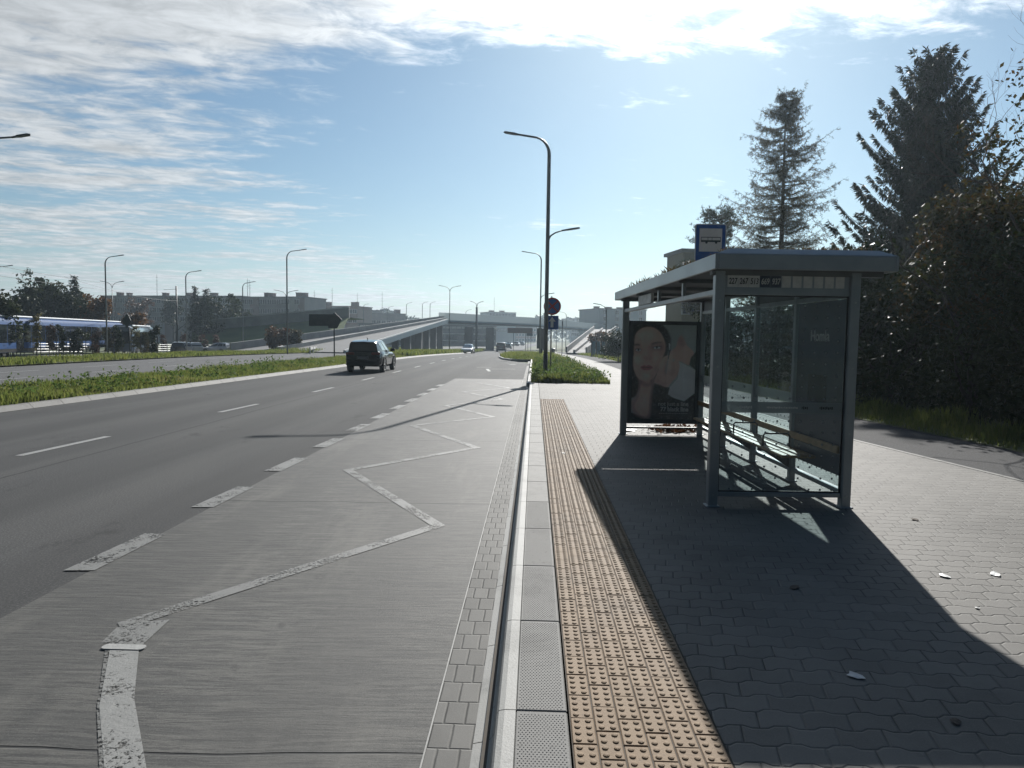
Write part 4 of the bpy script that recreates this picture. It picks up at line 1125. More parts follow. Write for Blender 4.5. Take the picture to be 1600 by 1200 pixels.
    shape('hi', [(420, 470), (445, 420), (462, 405), (450, 470), (425, 540)], True)
    shape('hi', [(504, 400), (514, 350), (524, 400), (522, 520), (505, 560)], True)
    shape('dark', [(488, 265), (506, 265), (512, 330), (492, 420), (484, 420), (494, 330)], False)
    shape('cloth', [(492, 268), (503, 268), (506, 325), (496, 328)], False)
    nz_ = np.random.default_rng(2).normal(0, 1, (NZ, NX)); nz_ = blur(nz_, 1.2) * .10 + blur(nz_, 7) * .5
    hairm = np.exp(-((IMG - np.array(cols['hair'])) ** 2).sum(2) / .0006)[..., None]
    st_ = np.repeat(blur(np.random.default_rng(3).normal(0, 1, (NZ, NX)), 2.0)[:, :, None], 3, 2)
    IMG = IMG * (1 + nz_[..., None]) + hairm * np.clip(st_, 0, 1) * .12
    IMG = np.clip((IMG * .82 + IMG.mean(2, keepdims=True) * .18) * 2.35 + .005, 0, .8)
    vx = px0 + (px1 - px0) * np.arange(NX + 1) / NX; vz = pz1 - (pz1 - pz0) * np.arange(NZ + 1) / NZ
    VX, VZ = np.meshgrid(vx, vz); cell = np.stack([np.stack([VX[i:i + NZ, j:j + NX], np.full((NZ, NX), yf - .004), VZ[i:i + NZ, j:j + NX]], 2) for i, j in ((1, 0), (1, 1), (0, 1), (0, 0))], 2).reshape(-1, 4, 3)
    PM, pg, pb = new_mat('poster_print'); an = pg.n('ShaderNodeAttribute', attribute_name='print'); pg.link(an.outputs['Color'], pb.inputs['Base Color']); pb.inputs['Roughness'].default_value = .4
    po = raw_mesh('poster', cell, 4, PM, ad)
    ca = po.data.color_attributes.new('print', 'FLOAT_COLOR', 'CORNER')
    pc = np.ones((NZ * NX, 4, 4), np.float32); pc[:, :, :3] = IMG.reshape(-1, 1, 3); ca.data.foreach_set('color', pc.ravel())
    RX = Matrix.Rotation(R(90), 4, 'X'); yt = yf - .028
    for tx, x, y, s, b in (('not just a line', 692, 853, .104, .0016), ('77 black line', 692, 905, .104, .0042)):
        q = pt((x, y)); text_mesh('lettering', tx, s, PALE, ad, Matrix.Translation((q[0], yt, q[1])) @ RX, b, 'RIGHT', xs=.93)
    mb = MB(); q0, q1 = pt((415, 944)), pt((690, 944))
    for k in range(16):
        xa = q0[0] + (q1[0] - q0[0]) * k / 16
        mb.box(xa, yt, q0[1] - .004, xa + .022, yt + .001, q0[1] + .004)
    mb.build('small_print', PALE, ad)
    mb = MB(); mb.box(px0, yf - .034, pz0, px1, yf - .031, pz1); mb.build('glass_pane', m_glass('poster_glass', (.95, .96, .97), refl=1.0, dirt=.07), ad)
    # round bus sign standing on the roof: its own thing
    B = thing('bus_stop_sign', O + Matrix.Rotation(R(2.6), 3, 'Z') @ Vector((1.05, 3.95, 2.545)), 'square blue bus stop sign with bus picture standing on the shelter roof', 'sign', rz=R(1))
    mb = MB(); mb.tube([(0, .03, -.02), (0, .03, .88)], .024, 10); mb.build('pole', GALV, B, smooth=True)
    zb = .29; wd, ht = .475, .60
    RXm = lambda y: Matrix.Translation((0, y, zb)) @ RX
    mb = MB(); mb.prism(rrect(-wd / 2, 0, wd / 2, ht, .03), .012, RXm(0.002)); mb.build('rim', PALE, B)
    mb = MB(); mb.prism(rrect(-wd / 2 + .014, .014, wd / 2 - .014, ht - .014, .022), .003, RXm(-.0105)); mb.build('face', SIGNBLUE, B)
    mb = MB(); mb.prism([(-.173, .18), (.173, .18), (.173, .53), (-.173, .53)], .002, RXm(-.014)); mb.build('field', SIGNWHITE, B)
    mb = MB(); M_ = RXm(-.0165)
    def rc(a, b, c, d): mb.prism([(a, b), (c, b), (c, d), (a, d)], .0015, M_)
    rc(-.148, .325, .153, .352); rc(-.148, .392, .153, .402); rc(-.148, .3525, -.141, .3915); rc(.146, .3525, .153, .3915)
    for x in (-.045, .018): rc(x, .3525, x + .006, .3915)
    for x in (-.063, .085): mb.prism(ell(x, .318, .019, .019, 14), .001, M_)
    mb.build('bus_picture', INK, B)
shelter()

# ------------------------------------------------------------------ lamps and signs
def lamp(base, H, arms, label, name='street_lamp', group='street lamps along the road', r=.075, sleeve=0.0, lower=(), two=False):
    t = thing(name, base, label, 'street lamp', group)
    mb = MB()
    if len(arms) == 1 and not two:
        d, reach = arms[0]
        pts = [(0, 0, 0), (0, 0, H * .5), (0, 0, H - .75)]; k = 6
        rr = min(.65, reach * .55)
        for i in range(1, k + 1):
            a = math.pi / 2 * .86 * i / k
            pts.append((d * rr * (1 - math.cos(a)), 0, H - .75 + rr * math.sin(a) * 1.05))
        e = Vector(pts[-1]); pts.append((d * (reach - .35), 0, e.z + .10))
        n = len(pts); mb.tube(pts, [r * (1 - .5 * min(1, i / (n - 3))) for i in range(n)], 8)
        tips = [(d, Vector(pts[-1]))]
    else:
        mb.tube([(0, 0, 0), (0, 0, H * .5), (0, 0, H - .75)], [r, r * .8, r * .62], 8)
        tips = []
        for d, reach in arms:
            pts = [(0, 0, H - .8), (d * .12, 0, H - .45), (d * .38, 0, H - .2), (d * (reach - .5), 0, H - .03)]
            mb.tube(pts, [r * .55, r * .5, r * .45, r * .4], 6); tips.append((d, Vector(pts[-1])))
    mb.build('pole', LAMPG, t, smooth=True)
    for d, z, reach in lower:
        mb = MB(); pts = [(0, 0, z - .35), (d * .12, 0, z - .12), (d * .3, 0, z), (d * (reach - .4), 0, z + .1)]
        mb.tube(pts, [.035, .033, .03, .028], 6); mb.build('arm', LAMPG, t, smooth=True); tips.append((d, Vector(pts[-1])))
    for d, p in tips:
        mb = MB(); M = Matrix.Translation(p) @ Matrix.Rotation(-d * R(9), 4, 'Y') @ (Matrix.Identity(4) if d > 0 else Matrix.Rotation(math.pi, 4, 'Z'))
        pr = [(-.05, -.035), (.12, -.05), (.25, -.11), (.62, -.10), (.70, 0), (.62, .10), (.25, .11), (.12, .05), (-.05, .035)]
        mb.prism(pr, .055, M @ Matrix.Translation((0, 0, -.03))); mb.build('lamp_head', STEELD, t)
    if sleeve:
        mb = MB(); mb.tube([(0, 0, 0), (0, 0, sleeve)], r + .008, 10); mb.build('sleeve', BLACKP, t, smooth=True)
    return t
G0 = on_ground(852, 590, PZ)
lamp(Vector((.47, 28.85, .14)), 9.75, [(-1, 1.5)], 'tall lamp on the grass island with black base, nearest of the lamps beside the road', r=.085, sleeve=1.0, lower=[(1, 5.9, 1.0)])
def base_lamp(px, py, H, arms, label, **k):
    return lamp(by_height(px, py, H), H, arms, label, **k)
base_lamp(846, 395, 9.8, [(-1, 1.5)], 'lamp behind the no-stopping sign, with a small arm towards the path', lower=[(1, 5.9, 1.0)])
base_lamp(448, 391, 10.0, [(1, 1.6)], 'tall single lamp left of the dark car, on the grass verge')
base_lamp(164, 400, 9.5, [(1, 1.5)], 'single lamp above the tram roof in front of the flats')
base_lamp(290, 424, 9.5, [(1, 1.5)], 'single lamp just right of the thick black mast')
base_lamp(379, 441, 9.5, [(1, 1.4)], 'small single lamp above the roof of the flats')
base_lamp(703, 447, 10.0, [(-1, 1.5), (1, 1.5)], 'double-armed lamp in the median before the flyover', group='double lamps')
base_lamp(175, 440, 9.0, [(-1, 1.4), (1, 1.4)], 'double-armed lamp left of the flats over the blue tram', group='double lamps')
base_lamp(447, 454, 8.5, [(-1, 1.5), (1, 1.5)], 'low double-armed lamp behind the tall verge lamp', group='double lamps')
lamp(on_ground(946, 559, PZ), 5.0, [(-1, .9)], 'short path lamp left of the shelter roof', r=.06, sleeve=.8)
for px, py, lb in ((568, 475, 'small lamp left of the low flat roof'), (606, 479, 'small lamp right of the low flat roof'), (635, 473, 'small lamp on the ramp beside the mesh fence'), (660, 472, 'first of the two small lamps at the ramp top'),
                   (672, 472, 'second of the two small lamps at the ramp top'), (728, 484, 'small lamp behind the flyover railing')):
    p = at(px, py, 175); lamp(Vector((p.x, 175, tz(p.x, 175))), p.z - tz(p.x, 175), [(1, 1.1)], lb, group='small lamps by the flyover', r=.08)
for px, py, lb in ((885, 488, 'thin lamp over the flyover right of the no-stopping sign'), (870, 492, 'small lamp right behind the blue arrow sign')):
    p = at(px, py, 150); lamp(Vector((p.x, 150, tz(p.x, 150))), p.z - tz(p.x, 150), [(-1, 1.2)], lb, group='small lamps by the flyover', r=.08)
# lamp at the left edge: only its arm and head reach into the picture
p = at(-50, 240, 27); lamp(Vector((p.x - .2, 27, .05)), at(20, 217, 27).z, [(1, at(42, 217, 27).x - p.x + .0)], 'lamp head on a long arm reaching in at the upper left edge')
p = at(-8, 430, 75); lamp(Vector((p.x, 75, tz(p.x, 75))), at(14, 416, 75).z - tz(p.x, 75), [(1, 1.7)], 'lamp head at the far left above the dark trees')
RXM = Matrix.Rotation(R(90), 4, 'X')
def road_signs():
    t = thing('no_stopping_sign', (.70, 29.7, .14), 'round no-stopping sign above a blue arrow sign behind the black-based lamp', 'sign')
    mb = MB(); mb.tube([(0, .05, 0), (0, .05, 3.4)], .03, 8); mb.build('pole', GALV, t, smooth=True)
    T = lambda y, z: Matrix.Translation((.03, y, z)) @ RXM
    zc = 2.98; r = .365
    mb = MB(); mb.prism(ell(0, 0, r, r, 32), .012, T(.02, zc)); disc = mb.build('disc', SIGNRED, t)
    mb = MB(); mb.prism(ell(0, 0, r * .82, r * .82, 32), .002, T(.006, zc)); mb.build('face', SIGNBLUE, disc)
    mb = MB()
    for k, a in enumerate((45, -45)):
        c, s = math.cos(R(a)), math.sin(R(a)); L_, w_ = r * .84, .036
        mb.prism([(-L_ * c + w_ * s, -L_ * s - w_ * c), (L_ * c + w_ * s, L_ * s - w_ * c), (L_ * c - w_ * s, L_ * s + w_ * c), (-L_ * c - w_ * s, -L_ * s + w_ * c)], .002, T(.003 - .0015 * k, zc))
    mb.build('cross', SIGNRED, disc)
    mb = MB(); mb.prism(rrect(-.27, -.29, .27, .29, .03), .012, T(.02, 2.30)); pl = mb.build('plate', SIGNBLUE, t)
    mb = MB(); mb.prism([(-.06, -.2), (.06, -.2), (.06, .05), (.14, .05), (0, .24), (-.14, .05), (-.06, .05)], .002, T(.006, 2.30)); mb.build('arrow', WHITE, pl)
    # dark back of a direction board with an arrow end, on the median
    g = on_ground(522, 562, .1); Y = g.y
    t = thing('direction_sign', g, 'dark back of an arrow-shaped direction board on a post in the median', 'sign')
    def q(px, py): p = at(px, py, Y); return (p.x - g.x, p.z - g.z)
    mb = MB(); mb.prism([q(483, 509), q(513, 509), q(513, 513), q(527, 513), q(534, 499), q(523, 488), q(520, 491), q(483, 491)][::-1], .04, Matrix.Translation((0, .0, 0)) @ RXM); mb.build('board', SIGNBACK, t)
    mb = MB(); mb.tube([(0, .05, -.1), (0, .05, q(522, 492)[1])], .045, 8); mb.build('pole', SIGNBACK, t, smooth=True)
    # diamond sign at the left between the saplings
    g = on_ground(196, 557, .06)
    t = thing('diamond_sign', g, 'dark back of a diamond road sign on a post before the blue tram', 'sign'); Y = g.y
    mb = MB(); mb.prism([q(191, 501), q(199, 513), q(205, 501), q(199, 489)], .03, RXM); mb.build('board', SIGNBACK, t)
    a, b = q(193, 512)[1], q(198, 530)[1]
    mb = MB(); mb.tube([(0.3, .05, -.1), (0.3, .05, a)], .035, 8); mb.build('pole', SIGNBACK, t, smooth=True)
    # brown tourist boards on two legs at the far end of the island
    for pa, pb, ya, yb, m, lb in ((793, 831, 512, 521, mat('brown_board', (.12, .075, .06), (.15, .09, .07), .5), 'brown direction board on two posts on the far grass'), (823, 832, 513, 525, SIGNBACK, 'small grey board between the brown board and the totem')):
        g = on_ground((pa + pb) / 2, 549, PZ); Y = g.y
        p0, p1 = at(pa, ya, Y), at(pb, yb, Y)
        t = thing('direction_board', g, lb, 'sign')
        mb = MB(); mb.bbox(p0.x - g.x, -.03, p1.z - g.z, p1.x - g.x, .03, p0.z - g.z, .01); mb.build('board', m, t)
        for f in (.25, .75):
            x = p0.x - g.x + (p1.x - p0.x) * f
            mb = MB(); mb.tube([(x, .07, -.1), (x, .07, p0.z - g.z)], .05, 6); mb.build('post', SIGNBACK, t)
    g = on_ground(846, 556, PZ); Y = g.y; p0, p1 = at(839, 513, Y), at(852, 545, Y)
    t = thing('sign_totem', g, 'narrow grey panel on a dark foot behind the lamp on the island', 'sign')
    mb = MB(); mb.bbox(p0.x - g.x, -.06, p1.z - g.z, p1.x - g.x, .06, p0.z - g.z, .02); mb.build('panel', CONCD, t)
    mb = MB(); mb.bbox(-.1, -.05, -.1, .1, .05, p1.z - g.z - .001, .01); mb.build('foot', BLACKP, t)
    g = on_ground(864, 553, PZ); t = thing('litter_bin', g, 'small dark litter bin beside the path past the island', 'litter bin')
    mb = MB(); mb.tube([(0, 0, 0), (0, 0, .75)], [.24, .3], 10); mb.build('drum', STEELD, t); mb = MB(); mb.tube([(0, 0, .76), (0, 0, .82)], [.31, .2], 10); mb.build('lid', STEEL, t)
    g = on_ground(878, 556, PZ); h = at(879, 500, g.y).z - g.z; t = thing('post', g, 'thin dark post with a pointed cap beside the bend of the path', 'post')
    mb = MB(); mb.tube([(0, 0, -.1), (0, 0, h - .5)], .035, 8); mb.build('pole', STEELD, t); mb = MB(); mb.tube([(0, 0, h - .6), (0, 0, h - .25), (0, 0, h)], [.06, .07, .02], 8); mb.build('cap', STEELD, t)
road_signs()
# ------------------------------------------------------------------ vehicles
TYRE = mat('tyre_rubber', (.012, .012, .012), (.02, .02, .02), .8, scale=12)
RIM = mat('alloy_rim', (.32, .33, .34), (.2, .2, .21), .35, .8, scale=9)
CARGLASS = mat('dark_car_glass', (.012, .016, .02), (.018, .022, .026), .04, scale=2, coat=1.0)
TAIL = mat('tail_lamp', (.16, .008, .008), (.1, .006, .006), .15, scale=9, coat=.6)
TRIM = mat('black_plastic', (.009, .009, .010), (.013, .013, .013), .6, scale=9, spec=.2)
PLATE = mat('number_plate', (.16, .16, .155), (.14, .14, .138), .5, scale=9)
def paint(name, c): return mat(name, c, tuple(v * .85 for v in c), .22, 0.15, scale=2, coat=1.0)
def car(loc, rz, m, label, kind='suv', cat='car', group=None, detail=True):
    """car body lofted along its length; y=0 at the tail"""
    t = thing({'suv': 'suv_car', 'van': 'van', 'estate': 'parked_car'}[kind], loc, label, cat, group, rz)
    if kind == 'suv':
        L, W, wb0, wb1, wr = 4.36, .895, .86, 3.5, .345
        st = [(0.0, .70, .42, .80, .98), (.05, .80, .36, .84, 1.02), (.22, .865, .30, .9, 1.04), (.85, .895, .27, .93, 1.03), (1.5, .872, .24, .9, 1.0), (2.5, .868, .24, .88, .97), (3.3, .885, .26, .86, .95), (3.9, .86, .28, .8, .86), (4.22, .76, .32, .68, .76), (4.36, .56, .38, .6, .66)]
        cab = [(.30, .74, 1.02, .12, .60, 1.40), (3.05, .70, .96, 2.05, .56, 1.53)]
        rl = [(.02, .59, 1.455), (.28, .60, 1.50), (1.0, .60, 1.555), (1.7, .585, 1.55), (2.1, .555, 1.515)]
        gb = [(.04, .70, 1.01), (.55, .80, 1.03), (1.6, .80, .995), (2.5, .79, .97), (3.1, .72, .945)]
    elif kind == 'van':
        L, W, wb0, wb1, wr = 4.6, .93, .75, 3.6, .33
        st = [(0.0, .86, .4, .9, 1.12), (.08, .91, .34, .95, 1.14), (.6, .93, .28, .95, 1.12), (2.5, .93, .26, .95, 1.05), (3.6, .92, .28, .9, 1.0), (4.3, .82, .32, .75, .82), (4.6, .6, .38, .6, .66)]
        rl = [(.02, .78, 1.80), (.3, .80, 1.86), (1.2, .8, 1.88), (2.2, .77, 1.85), (2.6, .74, 1.8)]
        gb = [(.01, .86, 1.1), (.6, .88, 1.1), (1.8, .88, 1.08), (2.9, .86, 1.04), (3.6, .80, 1.0)]
    else:
        L, W, wb0, wb1, wr = 4.3, .87, .8, 3.4, .31
        st = [(0.0, .72, .4, .8, .92), (.08, .82, .33, .85, .96), (.6, .87, .26, .88, .96), (2.5, .87, .22, .85, .93), (3.5, .86, .25, .8, .86), (4.1, .76, .3, .66, .72), (4.3, .55, .36, .55, .6)]
        rl = [(.35, .54, 1.40), (.7, .56, 1.44), (1.4, .56, 1.46), (1.9, .55, 1.44), (2.2, .52, 1.4)]
        gb = [(.1, .72, .95), (.6, .77, .955), (1.6, .78, .95), (2.4, .76, .93), (3.0, .7, .91)]
    secs = []
    for y, wd, zl, zm, zt in st:
        h = [(.0, zl), (wd * .86, zl), (wd * .985, zl + .12), (wd, zm * .78), (wd * .985, zm), (wd * .90, zt - .015), (wd * .5, zt + .012), (0, zt + .02)]
        secs.append([Vector((x, y, z)) for x, z in h] + [Vector((-x, y, z)) for x, z in h[-2:0:-1]])
    mb = MB(); mb.loft(secs); body = mb.build('body', m, t, smooth=True, auto=38)
    # cabin: pillars and roof in body colour, glass as parts
    secs = []
    for (yr, wrf, zr), (yg, wg, zg) in zip(rl, gb):
        h = [(wg, yg, zg - .03), (wg * .99, yg, zg + .03), (wrf + .03, yr, zr - .06), (wrf * .93, yr, zr), (0, yr, zr + .03)]
        secs.append([Vector(p) for p in h] + [Vector((-a, b, c)) for a, b, c in h[-2::-1]])
    mb = MB(); mb.loft(secs, close=False, cap=False); n = len(secs[0])
    mb.add(secs[0], [tuple(range(n))]); mb.add(secs[-1], [tuple(reversed(range(n)))])
    mb.build('roof', m, body, smooth=True, auto=35)
    def ins(q, k): c = sum(q, Vector()) / len(q); return [c + (p - c) * k for p in q]
    def pane(name, q, k, ref, ma=CARGLASS):
        q = ins([Vector(p) for p in q], k); nn = (q[1] - q[0]).cross(q[3] - q[0])
        if nn.dot(ref) < 0: q.reverse()
        nn = (q[1] - q[0]).cross(q[3] - q[0]).normalized(); q = [p + nn * .014 for p in q]
        mb = MB(); mb.slab(q, .012); return mb.build(name, ma, body)
    s0, s1 = secs[0], secs[-1]
    pane('rear_window', [s0[1], s0[2], s0[-3], s0[-2]], .90, Vector((0, -1, .3)))
    pane('windscreen', [s1[1], s1[2], s1[-3], s1[-2]], .90, Vector((0, 1, .3)))
    for sg in (1, -1):
        for i in range(len(secs) - 1):
            a, b = secs[i], secs[i + 1]
            if sg > 0: q = [a[1], b[1], b[2], a[2]]
            else: q = [a[-2], b[-2], b[-3], a[-3]]
            if kind == 'suv' and i == 0: continue
            pane('side_window', q, .84, Vector((sg, 0, .2)))
    # wheels and arches
    for y in (wb0, wb1):
        for sg in (1, -1):
            x = sg * (W - .01)
            mb = MB()
            k = 20; ang = [math.pi * i / k for i in range(k + 1)]
            ro, ri = wr + .085, wr + .02
            vs = [Vector((x + sg * e, y + r_ * math.cos(a), wr + r_ * math.sin(a))) for e in (.022,) for a in ang for r_ in (ri, ro)]
            mb.add(vs + [v - Vector((sg * .14, 0, 0)) for v in vs], [(2 * i, 2 * i + 1, 2 * i + 3, 2 * i + 2) for i in range(k)] + [(2 * i + 1, 2 * i + 1 + 2 * k + 2, 2 * i + 3 + 2 * k + 2, 2 * i + 3) for i in range(k)] + [(2 * i, 2 * i + 2, 2 * i + 2 + 2 * k + 2, 2 * i + 2 * k + 2) for i in range(k)])
            mb.build('wheel_arch', TRIM, body)
            mb = MB(); pr = [(-.11, wr * .55), (-.11, wr * .94), (-.08, wr), (.08, wr), (.11, wr * .94), (.11, wr * .62)]
            rings = [[Vector((x - sg * .1 + sg * e, y + r_ * math.cos(a), wr + r_ * math.sin(a))) for e, r_ in pr] for a in (2 * math.pi * i / 24 for i in range(25))]
            mb.loft(rings, close=False, cap=False); wh = mb.build('wheel', TYRE, t, smooth=True, auto=40)
            mb = MB()
            xo = x - sg * .1 + sg * .088
            mb.prism(ell(0, 0, wr * .16, wr * .16, 10), .03, Matrix.Translation((xo, y, wr)) @ Matrix.Rotation(R(90 * sg), 4, 'Y'))
            for s_ in range(5):
                a = 2 * math.pi * s_ / 5 + .3; c, s = math.cos(a), math.sin(a); w_ = .035
                mb.slab([(xo + sg * .01, y + c * .05 - s * w_, wr + s * .05 + c * w_), (xo + sg * .01, y + c * .05 + s * w_, wr + s * .05 - c * w_), (xo + sg * .01, y + c * wr * .62 + s * w_, wr + s * wr * .62 - c * w_), (xo + sg * .01, y + c * wr * .62 - s * w_, wr + s * wr * .62 + c * w_)], .02)
            mb.tube([(xo - sg * .02, y, wr), (xo - sg * .018, y, wr)], wr * .6, 20)
            rg = [[Vector((xo + sg * e, y + r_ * math.cos(a), wr + r_ * math.sin(a))) for e, r_ in ((0, wr * .58), (.015, wr * .6), (.015, wr * .65), (-.02, wr * .66))] for a in (2 * math.pi * i / 24 for i in range(25))]
            mb.loft(rg, close=False, cap=False); mb.build('rim', RIM, wh)
    if detail:
        w0 = st[1][1]; zt = st[1][4]
        mb = MB(); mb.bbox(-w0 * .98, -.06, .33, w0 * .98, .14, .60, .05); mb.build('rear_bumper', TRIM, t)
        for sg in (1, -1):
            mb = MB(); a, b = sorted((sg * w0 * .50, sg * w0 * 1.01)); mb.bbox(a, -.035, zt - .16, b, .16, zt - .03, .03); mb.build('tail_light', TAIL, t)
            mb = MB(); a, b = sorted((sg * (W - .06), sg * (W + .17))); ym = gb[-2][0] + .05; mb.bbox(a, ym, gb[-2][2] + .02, b, ym + .12, gb[-2][2] + .17, .03); mb.build('door_mirror', TRIM, t)
        mb = MB(); mb.bbox(-.26, -.075, .66, .26, -.035, .78, .006); mb.build('number_plate', PLATE, t)
        if kind == 'suv':
            mb = MB(); mb.bbox(-.56, -.12, rl[0][2] - .03, .56, .12, rl[0][2] + .015, .02); mb.build('spoiler', m, t)
            mb = MB(); mb.tube([(.0, 1.15, 1.575), (.0, .98, 1.66), (0, .85, 1.68)], [.02, .018, .006], 6); mb.build('antenna', TRIM, t)
    return t
c0 = on_ground(572, 583); NAVYCAR = mat('navy_car_paint', (.008, .011, .019), (.007, .009, .016), .2, 0.0, scale=2, coat=.6, spec=.3)
car(Vector((-8.1, 33.1, tz(-8, 33))), R(1.5), NAVYCAR, 'dark navy crossover car driving away in the left lane, roof and side catching the sky')
RED = paint('brown_red_van_paint', (.16, .10, .09)); WHITEP = paint('white_car_paint', (.62, .62, .62)); SILV = paint('silver_car_paint', (.35, .36, .37)); DARKP = paint('dark_car_paint', (.03, .032, .036))
g = on_ground(782.5, 550); car(g, R(0), RED, 'reddish brown van driving away far down the road', 'van', 'van')
g = on_ground(793, 545.5); car(g, R(-1), DARKP, 'dark car just ahead of the reddish van far down the road', 'estate', detail=False)
for i, (px, y, Y, m, lb, rz) in enumerate(((792, 0, 205, WHITEP, 'white car in the queue under the flyover, leftmost of the row', 60), (801, 0, 215, SILV, 'silver car in the queue under the flyover beside the leftmost white one', 65), (812, 0, 230, WHITEP, 'rightmost white car of the queue under the flyover', 70), (820, 0, 245, SILV, 'farthest pale car right of the queue under the flyover', 70))):
    p = at(px, 530, Y); car(Vector((p.x, Y, tz(p.x, Y))), R(rz), m, lb, 'estate', group='cars queueing under the flyover', detail=False)
p = at(744, 545, 110); car(Vector((p.x - 1, 110, tz(p.x, 110))), R(178), WHITEP, 'white car coming towards us beyond the median left of the reddish van', 'estate', detail=False)
p = at(361, 540, 88); car(Vector((p.x, 88, tz(p.x, 88))), R(70), WHITEP, 'white parked car left of the two people by the bus stop board', 'estate', group='cars parked by the loop', detail=False)
for px, Y, m, lb, rz in ((278, 84, DARKP, 'dark parked car right of the thick black mast', 25), (290, 86, SILV, 'silver parked car second from the black mast', 30), (307, 88, WHITEP, 'white parked car behind the bare saplings', 30)):
    p = at(px, 540, Y); car(Vector((p.x, Y, tz(p.x, Y))), R(rz), m, lb, 'estate', group='cars parked by the loop', detail=False)

def tram(name, a, b, m1, m2, label, H=3.35, W=2.5, cat='tram'):
    a, b = Vector(a), Vector(b); L = (b - a).length; rz = math.atan2(-(b - a).x, (b - a).y)
    t = thing(name, a, label, cat, rz=rz)
    pr = [(-W / 2, .3), (W / 2, .3), (W / 2, H - .45), (W / 2 - .12, H - .16), (W / 2 - .45, H), (-W / 2 + .45, H), (-W / 2 + .12, H - .16), (-W / 2, H - .45)]
    secs = []
    for y, k in ((0, .86), (.25, .97), (.8, 1), (L - .8, 1), (L - .25, .97), (L, .86)):
        secs.append([Vector((x * k, y, .3 + (z - .3) * (.94 + .06 * k))) for x, z in pr])
    mb = MB(); mb.loft(secs); body = mb.build('body', m1, t, smooth=True, auto=30)
    mb = MB(); mb.bbox(-W / 2 + .3, 1.2, H - .02, W / 2 - .3, L - 1.2, H + .16, .1); mb.build('roof_unit', m2, body)
    n = int(L / 1.55)
    for sg in (1, -1):
        for i in range(n):
            y0 = .7 + i * (L - 1.4) / n; x = sg * (W / 2)
            mb = MB(); dz = .45 if i % 4 == 1 else 1.15
            mb.box(min(x, x + sg * .02), y0 + .06, dz, max(x, x + sg * .02), y0 + (L - 1.4) / n - .06, H - .65)
            mb.build('door' if i % 4 == 1 else 'window', CARGLASS, body)
        mb = MB(); x = sg * W / 2; mb.box(min(x, x + sg * .012), .5, .32, max(x, x + sg * .012), L - .5, .62); mb.build('skirt', TRIM, body)
    for y in (-.02, L - .015):
        mb = MB(); mb.box(-W / 2 + .3, y, 1.2, W / 2 - .3, y + .035, H - .6); mb.build('windscreen', CARGLASS, body)
    for k in range(3):
        for sg in (1, -1):
            mb = MB(); y = L * (.16 + .34 * k); mb.tube([(sg * W * .38, y, .36), (sg * W * .47, y, .36)], .36, 14); mb.build('wheel', TYRE, t)
    return t
BLUEP = mat('tram_blue_paint', (.012, .06, .19), (.01, .05, .16), .5, 0.0, scale=2, spec=.25); TWHITE = paint('bus_grey_paint', (.10, .13, .17)); TROOF = mat('tram_roof', (.45, .48, .5), (.35, .38, .4), .4, scale=1)
tram('tram', (-44.5, 52, tz(-44.5, 52)), (-54.2, 90, tz(-54, 90)), BLUEP, TROOF, 'long blue tram standing behind the row of saplings on the left')
tram('city_bus', (-45.3, 76, tz(-45.3, 76)), (-49.3, 87.8, tz(-49, 88)), TWHITE, TROOF, 'dark and white city bus standing at the end of the blue tram behind the railings', 3.1, 2.5, 'bus')

